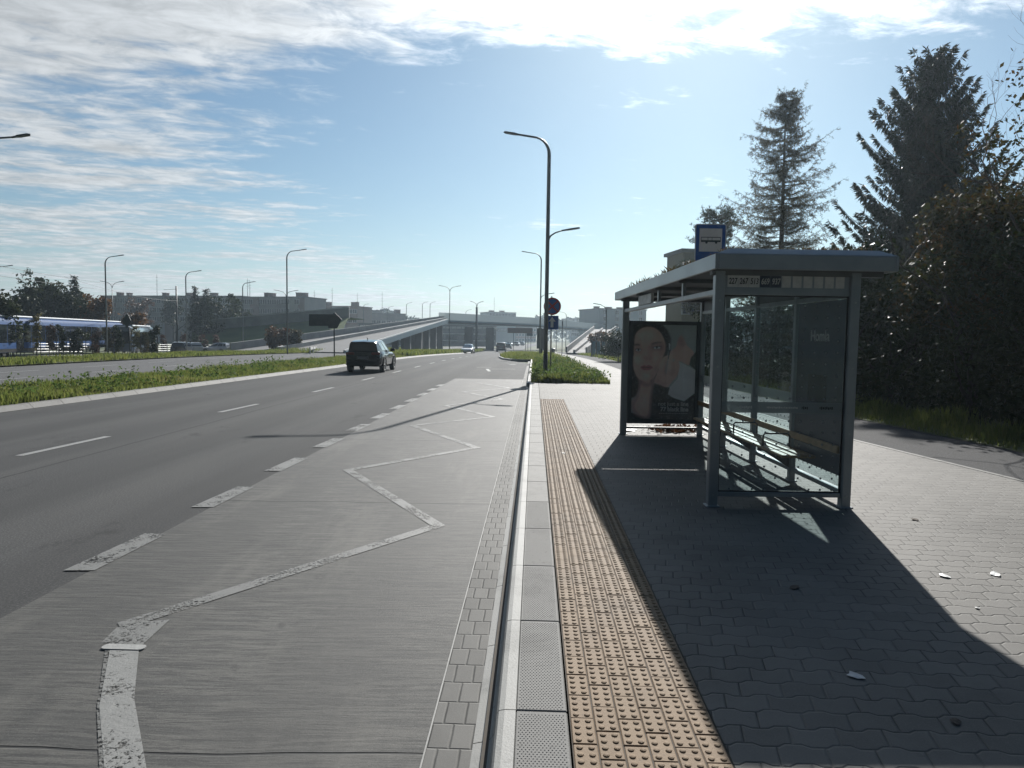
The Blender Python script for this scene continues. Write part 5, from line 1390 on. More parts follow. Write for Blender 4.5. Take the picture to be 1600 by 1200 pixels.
# ------------------------------------------------------------------ left side: saplings, railing, mast, stop furniture, people
def fence_pt(s): return Vector((-36.2 + 5.0 * s, 44 + 30 * s, 0))
def left_side():
    t = thing('railing', (0, 0, 0), 'dark pedestrian railing with several bars in front of the tram and bus', 'railing')
    A, B = on_ground(20, 556.5), on_ground(352, 550.5)
    n = 15; d = (B - A) / n
    mb = MB()
    for z in (.35, .62, .88, 1.12):
        mb.tube([A + d * i + Vector((0, 0, z + tz(0, 0))) for i in range(n + 1)], .03, 5)
    mb.build('rail', STEELD, t)
    for i in range(n + 1):
        q = A + d * i; mb = MB(); mb.box(q.x - .035, q.y - .035, q.z - .2, q.x + .035, q.y + .035, q.z + 1.16); mb.build('post', STEELD, t)
    saps = [(2, 4.6, LEAFY, 1.25, 'bushy yellow-green sapling at the very left edge'), (32, 2.6, LEAFR, .55, 'small red-brown sapling, second from the left edge'), (58, 4.0, LEAFY, .62, 'tall narrow yellow-green sapling before the tram'), (83, 3.0, LEAFR, .6, 'red-brown sapling in the middle of the tram'),
            (99, 2.9, LEAFM, .5, 'slender dark sapling right of the red-brown one'), (129, 2.6, LEAFM, .85, 'broad dark green sapling before the tram end'), (150, 2.3, LEAFR, .5, 'thin sapling with few leaves left of the orange one'), (170, 2.9, LEAFO, .75, 'orange-brown sapling at the right end of the tram'),
            (214, 3.3, LEAFY, .7, 'yellowing sapling between the diamond sign and the bus front'), (226, 2.6, LEAFO, .6, 'brown sapling before the bus windows'), (287, 2.6, LEAFR, .6, 'sapling just right of the black mast'), (318, 2.6, LEAFR, .75, 'pinkish brown sapling before the parked cars'), (337, 2.7, LEAFR, .7, 'sapling at the right end of the railing'), (305, 2.2, LEAFM, .6, 'dark low sapling among the parked cars'), (16, 3.4, LEAFM, .7, 'dark sapling between the left edge and the small red-brown one'), (115, 2.3, LEAFG, .45, 'small blackish sapling left of the broad dark green one'), (186, 2.9, LEAFG, .6, 'blackish sapling left of the diamond sign'), (240, 2.6, LEAFG, .55, 'blackish sapling before the middle of the bus'), (256, 2.3, LEAFR, .5, 'red-brown sapling just left of the black mast')]
    for px, h, m, rd, lb in saps:
        g = on_ground(px, 556 if px < 250 else 551.5, 0)
        t = thing('sapling', g, lb, 'young tree', 'saplings along the railing')
        mb = MB(); mb.tube([(0, 0, -.1), (.02, 0, h * .6), (0, 0, h * .97)], [.04, .03, .01], 6)
        for k in range(7): a = rng.uniform(0, 6.28); z = h * rng.uniform(.35, .85); mb.tube([(0, 0, z), (rd * .7 * math.cos(a), rd * .7 * math.sin(a), z + .35)], [.014, .004], 4)
        mb.build('trunk', BARKD, t)
        V = leaves(1500, [(rng.normal(0, rd * .2), rng.normal(0, rd * .2), h * f, rd * .55, rd * .55, h * .15) for f in (.26, .42, .58, .73, .86)], .085, .2)
        raw_mesh('crown', V, 4, m, t)
        for sg in (-1, 1):
            mb = MB(); mb.tube([(sg * .35, 0, -.1), (sg * .35, 0, 1.75)], .035, 6); mb.build('stake', BARK, t)
    # thick tram mast and wires
    g = on_ground(277, 549); h = at(277, 447, g.y).z - g.z
    t = thing('tram_mast', g, 'thick black mast carrying tram wires right of the bus', 'mast'); mb = MB(); mb.tube([(0, 0, -.1), (0, 0, h)], [.15, .12], 10); mb.build('pole', BLACKP, t, smooth=True)
    mb = MB(); mb.tube([(0, 0, h - .5), (-2.2, .3, h - .6)], .03, 6); mb.build('bracket', BLACKP, t)
    p = at(745, 480, 135); t = thing('tram_mast', (p.x, 135, tz(p.x, 135)), 'thick mast with a double lamp on top before the flyover', 'mast'); h = p.z - tz(p.x, 135)
    mb = MB(); mb.tube([(0, 0, 0), (0, 0, h)], [.24, .2], 10); mb.build('pole', STEELD, t, smooth=True)
    for d in (-1, 1):
        mb = MB(); mb.tube([(0, 0, h - .02), (d * .15, 0, h + .7), (d * .6, 0, h + .95), (d * 1.3, 0, h + 1.15)], .05, 6); mb.build('arm', LAMPG, t, smooth=True)
    w0 = [((-22, 412), (277, 449), 40), ((-20, 428), (277, 456), 44), ((100, 432), (277, 470), 60)]
    for (a, b, Ya), lb in zip(w0, ('uppermost thin tram wire running to the black mast', 'second thin tram wire running to the black mast', 'lowest thin tram wire running to the black mast')):
        p, q = at(*a, Ya), at(*b, g.y); mb = MB(); k = 10
        mb.tube([p + (q - p) * (i / k) - Vector((0, 0, .5 * (1 - (2 * i / k - 1) ** 2))) for i in range(k + 1)], .012, 4)
        tag(mb.build('tram_wire', STEELD), lb, 'wire')
    # stop board, bench, bin, bollard fence
    g = on_ground(376.5, 548.5); t = thing('information_board', g, 'dark information board on a post beside the two people', 'sign'); h = at(377, 510, g.y).z - g.z
    mb = MB(); mb.tube([(0, 0, 0), (0, 0, h)], .06, 8); mb.build('post', STEELD, t); mb = MB(); mb.bbox(-.0, -.05, h - .35, .78, .05, h, .02); mb.build('board', BLACKP, t)
    g = on_ground(391, 549); t = thing('park_bench', g, 'pale bench on the paving right of the two people', 'bench')
    mb = MB(); mb.bbox(-.45, -.2, .40, .55, .2, .46, .01); mb.build('seat', WHITE, t)
    for x in (-.35, .42): mb = MB(); mb.box(x, -.16, 0, x + .06, .16, .399); mb.build('leg', STEELD, t)
    g = on_ground(402.5, 549.5); t = thing('litter_bin', g, 'black litter bin right of the pale bench', 'litter bin')
    mb = MB(); mb.tube([(0, 0, 0), (0, 0, .55)], [.26, .3], 12); mb.build('drum', BLACKP, t); mb = MB(); mb.tube([(0, 0, .552), (0, 0, .63)], [.31, .27], 12); mb.build('lid', STEELD, t)
    t = thing('fence', (0, 0, 0), 'dark upright-bar fence below the green bank behind the people', 'fence')
    A, B = at(372, 541, 96), at(470, 545, 96); A.z = tz(A.x, 96); B.z = tz(B.x, 96); n = 12
    for i in range(n + 1):
        q = A + (B - A) * i / n; mb = MB(); mb.box(q.x - .05, q.y - .05, q.z - .1, q.x + .05, q.y + .05, q.z + 1.5); mb.build('post', STEELD, t)
    mb = MB()
    for z in (.2, 1.35): mb.tube([A + Vector((0, 0, z)), B + Vector((0, 0, z))], .04, 5)
    for i in range(80): q = A + (B - A) * (i + .5) / 80; mb.tube([q + Vector((0, 0, .2)), q + Vector((0, 0, 1.35))], .02, 4)
    mb.build('bars', BLUESTEEL, t)
    tag(strip('plaza', lambda y: -46, lambda y: -30.5, [62, 70, 78, 86, 94, 100], .02, mat('plaza_paving', (.22, .215, .21), (.28, .27, .26), .8, scale=.6)), kind='structure')
left_side()

SKIN = mat('skin', (.35, .22, .16), (.30, .18, .13), .55, scale=8)
def skin_obj(name, V, E, Rd, m, parent, root=0, sub=1):
    me = bpy.data.meshes.new(name); me.from_pydata(V, E, []); me.materials.append(m)
    o = link(name, me, parent)
    sk = o.modifiers.new('skin', 'SKIN'); me.skin_vertices.new() if not me.skin_vertices else None
    for i, r in enumerate(Rd): me.skin_vertices[0].data[i].radius = (r, r)
    me.skin_vertices[0].data[root].use_root = True
    s = o.modifiers.new('sub', 'SUBSURF'); s.levels = sub; s.render_levels = sub
    return o
def person(loc, rz, top, legs, hair, label, arm=.0):
    t = thing('person', loc, label, 'person', rz=rz)
    V = [(0, 0, .95), (0, 0, 1.15), (0, 0, 1.38), (0, 0, 1.50), (0, .01, 1.58), (0, .02, 1.68)]; E = [(0, 1), (1, 2), (2, 3), (3, 4), (4, 5)]; Rd = [.14, .13, .15, .055, .085, .08]
    for s in (1, -1):
        i = len(V); V += [(s * .17, 0, 1.40), (s * .23, -.02, 1.13), (s * .22, .06 + arm, .88), (s * .21, .08 + arm, .80)]; E += [(2, i), (i, i + 1), (i + 1, i + 2), (i + 2, i + 3)]; Rd += [.06, .045, .035, .03]
        i = len(V); V += [(s * .09, 0, .88), (s * .10, .02 * s, .48), (s * .10, .03 * s, .09), (s * .11, .13 + .03 * s, .04)]; E += [(0, i), (i, i + 1), (i + 1, i + 2), (i + 2, i + 3)]; Rd += [.095, .06, .045, .04]
    skin_obj('body', V, E, Rd, SKIN, t)
    b = [0, 1, 2] + [6, 7, 8, 14, 15, 16]; mp = {o: i for i, o in enumerate(b)}
    skin_obj('jacket', [V[i] for i in b], [(mp[p], mp[q]) for p, q in E if p in mp and q in mp], [Rd[i] + .022 for i in b], top, t)
    b = [0, 10, 11, 12, 18, 19, 20]; mp = {o: i for i, o in enumerate(b)}
    skin_obj('trousers', [V[i] for i in b], [(mp[p], mp[q]) for p, q in E if p in mp and q in mp], [Rd[i] + .014 for i in b], legs, t)
    skin_obj('hair', [(0, -.03, 1.64), (0, 0, 1.73), (0, .04, 1.75)], [(0, 1), (1, 2)], [.085, .075, .05], hair, t)
    for s in (1, -1):
        j = 9 if s > 0 else 17; w_ = Vector(V[j]); mb = MB()
        for k in range(4): mb.tube([w_ + Vector((s * .0, -.03 + .02 * k, -.02)), w_ + Vector((-s * .01, -.03 + .02 * k, -.075)), w_ + Vector((-s * .02, -.02 + .02 * k, -.11))], [.01, .009, .007], 5)
        mb.tube([w_ + Vector((0, .03, 0)), w_ + Vector((-s * .01, .06, -.05))], [.011, .008], 5); mb.build('fingers', SKIN, t)
for px, y0, rz, m1, m2, lb, a in ((379, 543, 160, mat('pale_jacket', (.3, .3, .28)), mat('blue_jeans', (.03, .05, .10)), 'person in a pale top standing right by the information board post', 0), (386.5, 543, 200, mat('dark_jacket', (.02, .022, .026)), mat('dark_trousers', (.018, .02, .025)), 'person in dark clothes standing at the fence, right one of the pair', .1)):
    p = at(px, y0, 92); person(Vector((p.x, 92, tz(p.x, 92))), R(rz), m1, m2, BARKD, lb, a)
# ------------------------------------------------------------------ far trees
def far_trees():
    rows = [(8, 448, 60, 1.5, LEAFM, 'dark tree at the left edge above the tram'), (28, 440, 88, 3.6, LEAFG, 'dark reddish tree above the tram near the left edge'), (66, 416, 92, 4.6, LEAFM, 'tallest rounded tree over the blue tram'),
            (90, 424, 95, 3.6, LEAFM, 'second high tree over the blue tram, right shoulder of the tall one'), (48, 435, 90, 3.5, LEAFG, 'dark tree left of the tallest tree over the tram'), (122, 450, 92, 3.2, LEAFG, 'dark bushy tree below the small spruce over the tram'), (138, 455, 96, 2.9, LEAFO, 'brown tree right of the small spruce'),
            (150, 456, 90, 2.6, LEAFORANGE, 'bright orange tree over the tram end'), (205, 480, 84, 1.6, LEAFORANGE, 'small orange tree before the flats left of the bus'), (222, 456, 170, 4.2, LEAFR, 'brown tree rising over the flats roof'), (270, 458, 170, 3.5, LEAFG, 'dark tree at the flats right behind the black mast'),
            (325, 458, 120, 3.0, LEAFG, 'dark tree before the flats right of the black mast'), (345, 462, 125, 3.6, LEAFM, 'grey-green tree before the flats, middle of three'), (368, 458, 130, 3.2, LEAFM, 'grey-green tree before the flats, right of three'), (425, 514, 84, .95, LEAFORANGE, 'small orange tree behind the bollards at the ramp foot'),
            (443, 513, 86, .9, LEAFR, 'small brown tree beside the tall verge lamp'), (463, 515, 86, .75, LEAFO, 'small dark tree right of the tall verge lamp'), (937, 514, 105, 1.5, LEAFORANGE, 'orange tree at the foot of the right-hand ramp'), (950, 522, 95, 1.2, LEAFORANGE, 'low orange bush right of the orange tree at the ramp')]
    for px, py, Y, rd, m, lb in rows:
        p = at(px, py, Y); g = tz(p.x, Y); h = p.z - g
        broadleaf('far_tree', (p.x, Y, g), h, rd, 2600, .055 * h ** .5 + .07, m, lb, 'tree', 'trees far down the road', clump=.12 * h ** .7 + .15, depth=1)
    for px, py, Y, rd, lb in ((116, 429, 94, 2.2, 'small dark spruce over the tram'), (304, 444, 122, 2.3, 'left of two dark spruces before the flats'), (322, 447, 124, 2.3, 'right of two dark spruces before the flats')):
        p = at(px, py, Y); g = tz(p.x, Y); spruce('far_spruce', (p.x, Y, g), p.z - g, rd, lb, dens=.22, seed=int(px), group='spruces far down the road', tw=2.6, upt=.2)
    g = on_ground(962, 566, PZ); broadleaf('round_bush', (g.x + .4, g.y + 2, g.z), 2.4, 1.5, 5000, .07, LEAFG, 'dark round bush beside the path just left of the shelter', 'shrub', trunk=.3)
    # far woods closing the view
    n = 26000; V = []
    ang = rng.uniform(R(-62), R(52), n); rr = rng.uniform(430, 640, n)
    x = np.sin(ang) * rr; y = np.cos(ang) * rr
    top = 13.0 + 3.0 * np.sin(ang * 21) + 2.2 * np.sin(ang * 57 + 1) + 1.3 * np.sin(ang * 141) + (rr - 430) * .018
    z = -1.5 + top * rng.random(n) ** .55
    c = np.stack([x, y, z], 1); u = rng.normal(size=(n, 3)); u /= np.linalg.norm(u, axis=1)[:, None]; v = np.cross(u, rng.normal(size=(n, 3))); v /= np.linalg.norm(v, axis=1)[:, None]
    s = rng.uniform(1.0, 2.4, n)[:, None]
    tag(raw_mesh('far_woods', np.stack([c - u * s, c - v * s * .7, c + u * s, c + v * s * .7], 1), 4, LEAFM), kind='stuff')
far_trees()

# ------------------------------------------------------------------ buildings
WINDK = mat('dark_window', (.03, .035, .04), (.05, .055, .06), .15, scale=.5)
PLAS = mat('grey_render', (.21, .215, .22), (.26, .26, .26), .85, scale=.15)
PLASB = mat('brown_render', (.17, .12, .105), (.20, .145, .125), .85, scale=.15)
PLASL = mat('pale_render', (.33, .33, .33), (.38, .38, .37), .85, scale=.15)
PLASBL = mat('blue_grey_render', (.24, .29, .34), (.28, .33, .37), .85, scale=.1)
SILL = mat('window_frame', (.45, .45, .44), (.4, .4, .39), .6, scale=3)
def block(name, A, Bp, depth, z0, z1, wall, label, storeys=4, bays=12, win=(1.5, 1.4), panels=(), chim=(), masts=(), zbase=None, wm=WINDK, cat='building', floor0=0):
    A, Bp = Vector(A), Vector(Bp); A.z = Bp.z = z0; L = (Bp - A).length; rz = math.atan2((Bp - A).y, (Bp - A).x)
    t = thing(name, A, label, cat, rz=rz); h = z1 - z0
    mb = MB(); mb.box(0, 0, -1, L, depth, h); wl = mb.build('wall', wall, t)
    mb = MB(); mb.box(-.25, -.25, h + .005, L + .25, depth + .25, h + .3); mb.build('roof', PLASB if wall is PLASB else CONCD, t)
    for a, b, m in panels:
        mb = MB(); mb.box(a * L, -.35, -1, b * L, -.004, h - .05); mb.build('wall_panel', m, t)
    fh = h / storeys; src = None
    mb = MB(); mb.m(0).box(0, -.10, 0, win[0], -.02, win[1]); mb.m(1)
    for q in ((-.09, -.14, -.09, win[0] + .09, -.02, -.001), (-.09, -.14, win[1] + .001, win[0] + .09, -.02, win[1] + .09), (-.09, -.14, 0, -.001, -.02, win[1]), (win[0] + .001, -.14, 0, win[0] + .09, -.02, win[1]), (win[0] / 2 - .04, -.14, .002, win[0] / 2 + .04, -.1005, win[1] - .002)): mb.box(*q)
    for s in range(floor0, storeys):
        for b_ in range(bays):
            x = (b_ + .5) * L / bays - win[0] / 2; f = (x + win[0] / 2) / L
            inp = [1 for a, b, m in panels if a - .008 < f < b + .008]
            pos = (x, -.36 if inp else 0, s * fh + fh * .3)
            if inp and b_ % 2: continue
            if src is None: src = mb.build('window', [wm, SILL], t); src.location = pos
            else: c = src.copy(); C.objects.link(c); c.parent = t; c.location = pos
    for f, wd, hh in chim:
        mb = MB(); hh *= .7; wd *= .8; mb.bbox(f * L - wd / 2, depth * .3, h + .31, f * L + wd / 2, depth * .3 + 1.6, h + .31 + hh, .05); mb.bbox(f * L - wd / 2 - .1, depth * .3 - .1, h + .32 + hh, f * L + wd / 2 + .1, depth * .3 + 1.7, h + .5 + hh, .05); mb.build('chimney', PLASB, t)
    for f, hh in masts:
        mb = MB(); mb.tube([(f * L, depth * .4, h + .3), (f * L, depth * .4, h + .3 + hh)], [.09, .04], 5)
        for z in (.55, .7, .85): mb.tube([(f * L - .5, depth * .4, h + .3 + hh * z), (f * L + .5, depth * .4, h + .3 + hh * z)], .03, 4)
        mb.build('antenna', STEELD, t)
    return t
def buildings():
    a, b = at(160, 463, 235), at(378, 464, 225)
    block('apartment_block', a, b, 12, -1.7, a.z, PLAS, 'long low block of flats with brown stair bays behind the trees on the left', 5, 30, panels=[(.03, .10, PLASB), (.24, .33, PLASB), (.46, .55, PLASB), (.70, .79, PLASB)], chim=[(.06, 2.2, 1.6), (.13, 1.5, 1.4), (.40, 2, 1.4), (.58, 2.4, 1.4), (.75, 2.6, 1.4)], masts=[(.33, 7.5), (.98, 6)], floor0=2)
    a, b = at(375, 465, 218), at(476, 468, 212)
    block('apartment_block', a, b, 12, -1.7, a.z, PLAS, 'nearer end of the flats with a pale gable, behind the tall verge lamp', 5, 14, panels=[(.17, .30, PLASB), (.0, .015, PLASL), (.74, .90, PLASL), (.905, .998, PLASB)], chim=[(.30, 2.0, 1.8), (.38, 1.6, 1.6), (.80, 2.2, 1.8), (.88, 1.8, 1.7)], masts=[(.0, 5.5)], floor0=2)
    a, b = at(474, 479, 260), at(558, 481, 255)
    block('apartment_block', a, b, 12, -1.7, a.z, PLASB, 'second row of flats behind the arrow-shaped direction board', 4, 12, panels=[(.05, .3, PLAS), (.55, .78, PLAS)], chim=[(.33, 4, 2.0), (.86, 3.2, 2.0)], masts=[(.08, 6), (.42, 7)], floor0=1)
    a, b = at(556, 489, 280), at(634, 492, 290)
    block('low_hall', a, b, 14, -1.6, a.z, CONCD, 'long low grey hall behind the top of the ramp', 2, 10, chim=[(.9, 3, 2.2)], masts=[(.1, 8), (.6, 9)])
    a, b = at(567, 485, 292), at(597, 487, 296)
    block('flat_roof_house', a, b, 8, -1.6, a.z, PLASL, 'pale flat-roofed block rising over the low hall', 3, 5)
    a, b = at(765, 488, 360), at(806, 490, 366)
    block('apartment_block', a, b, 14, -1.6, a.z, PLASBL, 'grey block of flats above the flyover over the reddish van', 6, 9, chim=[(.2, 3, 1), (.6, 3, 1)], masts=[(.32, 8)], floor0=2)
    a, b = at(806, 503, 380), at(838, 505, 390)
    block('apartment_block', a, b, 12, -1.6, a.z, PLASB, 'low brownish block above the flyover left of the no-stopping sign', 4, 7, chim=[(.1, 2, 1.2), (.4, 2, 1.5), (.7, 2, 1.2)])
    a, b = at(893, 508, 330), at(936, 508, 330)
    block('apartment_block', a, b, 14, -1.6, a.z, PLASBL, 'low blue-grey block above the right end of the flyover', 5, 8, chim=[(.5, 3, 1)], floor0=2)
    a, b = at(936, 483, 200), at(1010, 482, 205)
    block('tower_block', a, b, 14, -1.5, a.z, PLASBL, 'large plain blue-grey block of flats just left of the shelter roof', 6, 4, win=(.9, 1.1), chim=[(.1, 1.5, .7), (.35, 2, .6), (.6, 2, .6)], floor0=3)
    a = at(1068, 394, 62); b = at(1130, 393, 62.6)
    t = block('house', a, b, 4, 0, a.z, mat('ochre_render', (.20, .18, .12), (.24, .21, .14), .85, scale=.3), 'ochre house corner overgrown with ivy above the shelter roof, left of the bus sign', 3, 3, win=(1.1, 1.2))
    h = a.z; V = leaves(5200, [(1.2, -.3, h * f, 1.5, .45, 1.0) for f in (.5, .65, .8)] + [(.1, -.2, h * .72, .4, .5, 1.8), (2.6, -.2, h * .9, 1.0, .4, .8)], .13, .35)
    raw_mesh('ivy', V, 4, LEAFY, t)
    # shopping hall with white bands seen below the flyover
    a, b = at(560, 540, 205), at(775, 540, 215); a.z = b.z = -1.4; L = (b - a).length; rz = math.atan2((b - a).y, (b - a).x)
    t = thing('market_hall', a, 'long dark hall with white horizontal bands seen under the flyover', 'building', rz=rz)
    mb = MB(); mb.box(0, 0, -.5, L, 20, 6.2); mb.build('wall', CONCD, t); mb = MB(); mb.box(-.2, -.2, 6.205, L + .2, 20.2, 6.5); mb.build('roof', CONCD, t)
    for z in (1.6, 3.6): mb = MB(); mb.box(.5, -.2, z, L - .5, -.005, z + .28); mb.build('band', WHITE, t)
    for k in range(26): mb = MB(); x = L * (k + .3) / 26; mb.box(x, -.12, 5.3, x + 1.4, -.006, 5.9); mb.build('window', PALE, t)
    for k in range(18): mb = MB(); x = L * (k + .2) / 18; mb.box(x, -.1, 1.95, x + L / 28, -.006, 3.4); mb.build('shop_window', WINDK, t)
buildings()

# ------------------------------------------------------------------ flyover, ramps, bank
def deck(mb, Ls, Rs, th):
    n = len(Ls)
    for i in range(n - 1):
        a, b, c, d = Ls[i], Rs[i], Rs[i + 1], Ls[i + 1]; dn = Vector((0, 0, -th))
        mb.add([a, b, c, d, a + dn, b + dn, c + dn, d + dn], [(0, 1, 2, 3), (7, 6, 5, 4), (0, 4, 5, 1), (1, 5, 6, 2), (2, 6, 7, 3), (3, 7, 4, 0)])
def wall_along(P, h, t, m, name, parent, z=0.0):
    mb = MB()
    for a, b in zip(P, P[1:]):
        n = Vector((-(b - a).y, (b - a).x, 0)).normalized() * t / 2; u = Vector((0, 0, h)); o = Vector((0, 0, z))
        mb.add([a - n + o, b - n + o, b + n + o, a + n + o, a - n + u + o, b - n + u + o, b + n + u + o, a + n + u + o], [(3, 2, 1, 0), (4, 5, 6, 7), (0, 1, 5, 4), (1, 2, 6, 5), (2, 3, 7, 6), (3, 0, 4, 7)])
    return mb.build(name, m, parent)
RAMPC = mat('ramp_concrete', (.13, .13, .13), (.17, .17, .168), .85, scale=.25)
SCREEN = m_sheet('screen_panel', (.42, .48, .50), .55)
def flyover():
    t = thing('flyover', (0, 0, 0), 'flyover on piers crossing the road, its long grey ramp rising from the left', 'flyover')
    N = 8
    Lp = [at(360, 548, 84), at(694, 489.5, 142)]; Rp = [at(535, 556, 78), at(697, 500, 140)]
    Lp[0].z, Rp[0].z = tz(-30, 84) + .15, tz(-20, 78) + .15
    Lp[1].z = Rp[1].z
    Ls = [Lp[0].lerp(Lp[1], k / N) for k in range(N + 1)]; Rs = [Rp[0].lerp(Rp[1], k / N) for k in range(N + 1)]
    mb = MB(); deck(mb, Ls, Rs, .35); mb.build('ramp', RAMPC, t)
    wall_along(Ls, .9, .25, CONCRETE, 'parapet', t, .002)
    mid = [a.lerp(b, .45) for a, b in zip(Ls, Rs)]; wall_along(mid, .5, .5, CONCRETE, 'barrier', t, .002)
    wall_along([p + Vector((.25, 0, 0)) for p in Rs], .75, .3, BLUESTEEL, 'edge_beam', t, -.62)
    wall_along([p + Vector((.2, 0, .135)) for p in Rs], .12, .2, PALE, 'edge_cap', t)
    for k in (4.2, 5.2, 6.0, 6.8, 7.6):
        a = Rp[0].lerp(Rp[1], k / N); g = tz(a.x, a.y)
        for off in (-.6, -4.5):
            mb = MB(); mb.bbox(a.x + off - .55, a.y - .4, g - .3, a.x + off + .55, a.y + .4, a.z - .36, .08); mb.build('pier', CONCD, t)
    # deck over the road
    Dl = [Rp[1].copy(), at(830, 506, 165), at(905, 512, 185), at(960, 517, 200)]
    back = Vector((.5, 7, 0)); off0 = Vector((-1.5, 0, 0))
    F = [Dl[0] + off0] + Dl[1:]
    mb = MB(); deck(mb, [p + back for p in F], F, .7); mb.build('deck', BLUESTEEL, t)
    wall_along([p + Vector((0, -.1, 0)) for p in F], .25, .22, STEELD, 'edge_beam', t, -.6)
    wall_along([p + Vector((0, .3, 0)) for p in F], 1.5, .08, SCREEN, 'screen', t, .003)
    wall_along([p + back + Vector((0, -.3, 0)) for p in F], 1.6, .08, SCREEN, 'screen', t, .003)
    for px, Y in ((733, 147), (766, 152), (850, 170)):
        p = at(px, 520, Y + 3); g = tz(p.x, Y)
        mb = MB(); mb.bbox(p.x - .9, Y + 2, g - .3, p.x + .9, Y + 3.6, F[0].z - 1.2 if px < 800 else F[1].z - .95, .1); mb.build('pier', CONCD, t)
    # right-hand ramp coming down towards us
    t = thing('ramp', (0, 0, 0), 'light concrete ramp with parapets coming down from the flyover on the right beyond the path', 'ramp')
    Lq = [at(885, 546, 95), at(928, 524, 168)]; Rq = [at(916, 549, 93), at(962, 525, 166)]
    Lq[0].z = Rq[0].z = tz(5, 95) + .4; Lq[1].z = Rq[1].z = F[3].z
    Ls = [Lq[0].lerp(Lq[1], k / N) for k in range(N + 1)]; Rs = [Rq[0].lerp(Rq[1], k / N) for k in range(N + 1)]
    mb = MB(); deck(mb, Ls, Rs, .35); mb.build('slope', RAMPC, t)
    wall_along(Ls, .8, .2, RAMPC, 'parapet', t, .002); wall_along(Rs, .8, .2, RAMPC, 'parapet', t, .002)
    wall_along([a.lerp(b, .4) for a, b in zip(Ls, Rs)], .4, .3, RAMPC, 'barrier', t, .002)
    mb = MB()
    for i in range(N):
        a, b, c, d = Ls[i], Rs[i], Rs[i + 1], Ls[i + 1]
        f = lambda p: Vector((p.x, p.y, tz(p.x, p.y) - .2)); dn = Vector((0, 0, -.36))
        mb.add([b + dn, c + dn, f(c), f(b)], [(0, 1, 2, 3)]); mb.add([a + dn, f(a), f(d), d + dn], [(0, 1, 2, 3)])
        if i == 0: mb.add([a + dn, b + dn, f(b), f(a)], [(0, 1, 2, 3)])
    mb.build('retaining_wall', CONCRETE, t)
    # blue panel fence right of the ramp
    t = thing('panel_fence', (0, 0, 0), 'blue-grey panel fence between the ramp foot and the dark round bush', 'fence')
    A, B = at(924, 556, 72), at(972, 557, 68); n = 6
    for i in range(n):
        a, b = A.lerp(B, i / n), A.lerp(B, (i + 1) / n); z = tz(a.x, a.y) + PZ
        mb = MB(); mb.bbox(min(a.x, b.x) + .03, a.y - .03, z + .1, max(a.x, b.x) - .03, a.y + .03, z + 1.55, .01); mb.build('panel', BLUESTEEL, t)
        mb = MB(); mb.box(a.x - .05, a.y - .09, z - .1, a.x + .05, a.y - .031, z + 1.7); mb.build('post', STEELD, t)
    t = thing('guard_rail', (0, 0, 0), 'pale guard rail bending along the foot of the big ramp behind the dark car', 'guard rail')
    P = [on_ground(484, 553.5), on_ground(497, 550), on_ground(512, 547), on_ground(560, 546), on_ground(640, 543.5)]
    wall_along(P, .28, .06, PALE, 'rail', t, .45)
    for k in range(14):
        s = k / 13 * (len(P) - 1); i = min(int(s), len(P) - 2); q = P[i].lerp(P[i + 1], s - i); mb = MB(); mb.box(q.x - .05, q.y + .05, q.z - .1, q.x + .05, q.y + .13, q.z + .72); mb.build('post', GALV, t)
    # grassy bank with the grey wall on top
    mb = MB(); n = 10; a, b = at(300, 540, 112), at(520, 540, 104); c, d = at(300, 518, 122), at(545, 496, 122)
    vs = []
    for i in range(n + 1):
        f = i / n; p, q = a.lerp(b, f), c.lerp(d, f); p.z = tz(p.x, p.y) - .1
        vs += [p, p.lerp(q, .5) + Vector((0, 0, .15)), q, q + Vector((0, 12, 0))]
    mb.add(vs, [(4 * i + k, 4 * i + 4 + k, 4 * i + 5 + k, 4 * i + 1 + k) for i in range(n) for k in range(3)])
    tag(mb.build('embankment', mat('bank_grass', (.055, .10, .022), (.10, .14, .04), .95, scale=.35, bump=.5, bscale=6)), kind='structure')
    t = thing('retaining_wall', (0, 0, 0), 'long light grey wall rising along the top of the green bank before the flats', 'wall')
    P = [c.lerp(d, i / 12) + Vector((0, .3, -.2)) for i in range(13)]
    wall_along(P, 1.9, .3, CONCRETE, 'wall', t); wall_along(P, .16, .42, PALE, 'coping', t, 1.903)
flyover()

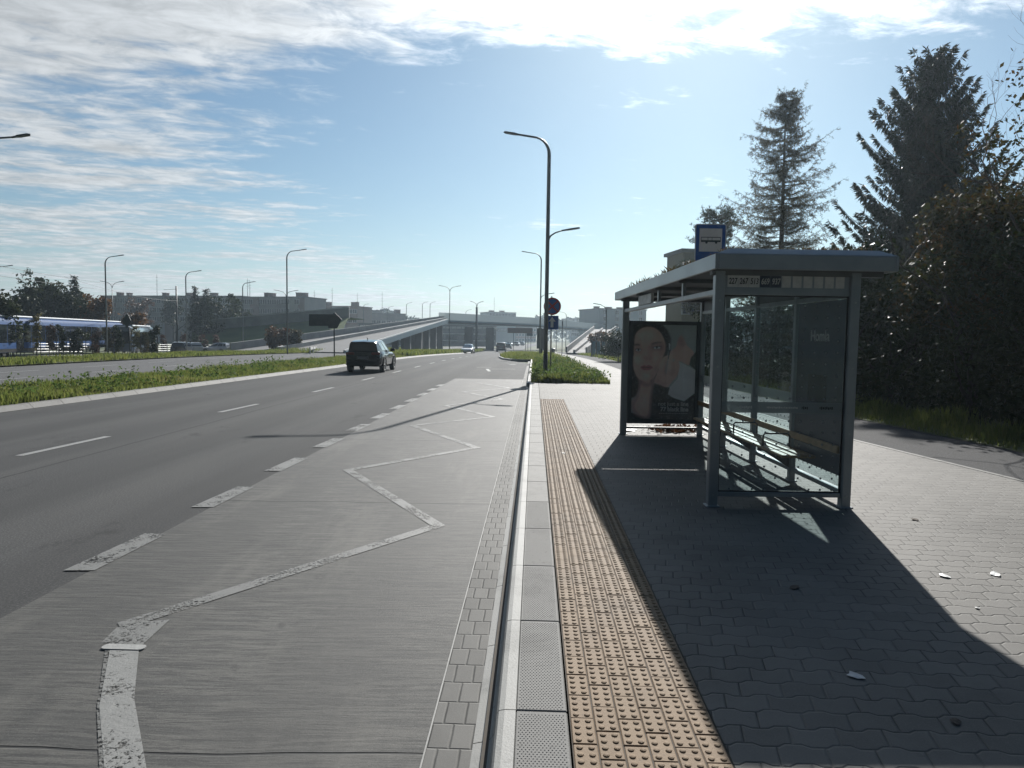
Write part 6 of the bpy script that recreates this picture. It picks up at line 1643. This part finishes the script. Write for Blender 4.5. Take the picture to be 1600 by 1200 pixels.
# ------------------------------------------------------------------ litter
def litter():
    for i, (px, py, s, m, nm, cat, lb) in enumerate(((1475, 900, .07, WHITE, 'paper_scrap', 'litter', 'white paper scrap on the sunlit paving, left of two'), (1555, 897, .085, WHITE, 'paper_scrap', 'litter', 'white paper scrap on the sunlit paving, right of two'),
            (1338, 1057, .07, PALE, 'paper_scrap', 'litter', 'pale scrap lying in the middle of the shelter shadow'), (1430, 812, .075, BARK, 'dry_leaf', 'leaf', 'dry brown leaf on the sunlit paving right of the shelter'), (1241, 918, .06, BARK, 'dry_leaf', 'leaf', 'curled leaf in the shelter shadow below the end wall'),
            (1495, 1128, .05, BARK, 'dry_leaf', 'leaf', 'dry leaf in the shadow at the lower right'), (880, 708, .055, INK, 'dry_leaf', 'leaf', 'dark leaf on the tactile strip'), (928, 608, .08, BARKD, 'dry_leaf', 'leaf', 'dark leaf on the pale paving near the grass island'), (1527, 950, .03, PALE, 'paper_scrap', 'litter', 'tiny pale scrap near the edge of the shadow'), (985, 673, .20, WHITE, 'paper_sheet', 'litter', 'crumpled white sheet on the ground at the far left shelter post'))):
        g = on_ground(px, py, PZ + .004); r = np.random.default_rng(i); s = s * (.75 if s < .1 else 1)
        mb = MB(); n = 9; c = Vector((0, 0, .004 + .05 * s)); P = []
        for k in range(n):
            a = 6.283 * k / n; rr = s * r.uniform(.5, 1.1); P.append(Vector((rr * math.cos(a), rr * .7 * math.sin(a), r.uniform(.001, .12 * s + .002))))
        vs = P + [c] + [p - Vector((0, 0, .0015)) for p in P] + [c - Vector((0, 0, .0015))]
        mb.add(vs, [(k, (k + 1) % n, n) for k in range(n)] + [((k + 1) % n + n + 1, k + n + 1, 2 * n + 1) for k in range(n)])
        o = mb.build(nm, m); o.location = g; o.rotation_euler.z = r.uniform(0, 6)
        tag(o, lb, cat)
    # heap of dry leaves behind the poster case
    n = 260; c = on_ground(1058, 676, PZ); P = np.stack([rng.normal(c.x, .22, n), rng.normal(c.y + .15, .12, n), PZ + .01 + np.abs(rng.normal(0, .05, n))], 1)
    u = rng.normal(size=(n, 3)); u /= np.linalg.norm(u, axis=1)[:, None]; v = np.cross(u, rng.normal(size=(n, 3))); v /= np.linalg.norm(v, axis=1)[:, None]; s = .045
    V = np.stack([P - u * s, P - v * s * .7, P + u * s, P + v * s * .7], 1); V[:, :, 2] = np.maximum(V[:, :, 2], PZ + .004)
    tag(raw_mesh('leaf_pile', V, 4, LEAFR), 'heap of dry brown leaves on the paving behind the poster case', 'leaves', kind='stuff')
litter()

# ------------------------------------------------------------------ air
def haze():
    mb = MB(); mb.box(-700, -60, -3.2, 700, 720, 46)
    m = bpy.data.materials.new('haze'); m.use_nodes = True; t = m.node_tree; t.nodes.clear()
    o = t.nodes.new('ShaderNodeOutputMaterial'); v = t.nodes.new('ShaderNodeVolumePrincipled')
    v.inputs['Color'].default_value = (0.70, 0.86, 1.0, 1); v.inputs['Density'].default_value = 0.00042; v.inputs['Anisotropy'].default_value = 0.6
    t.links.new(v.outputs[0], o.inputs['Volume'])
    tag(mb.build('haze', m), kind='stuff')
haze()
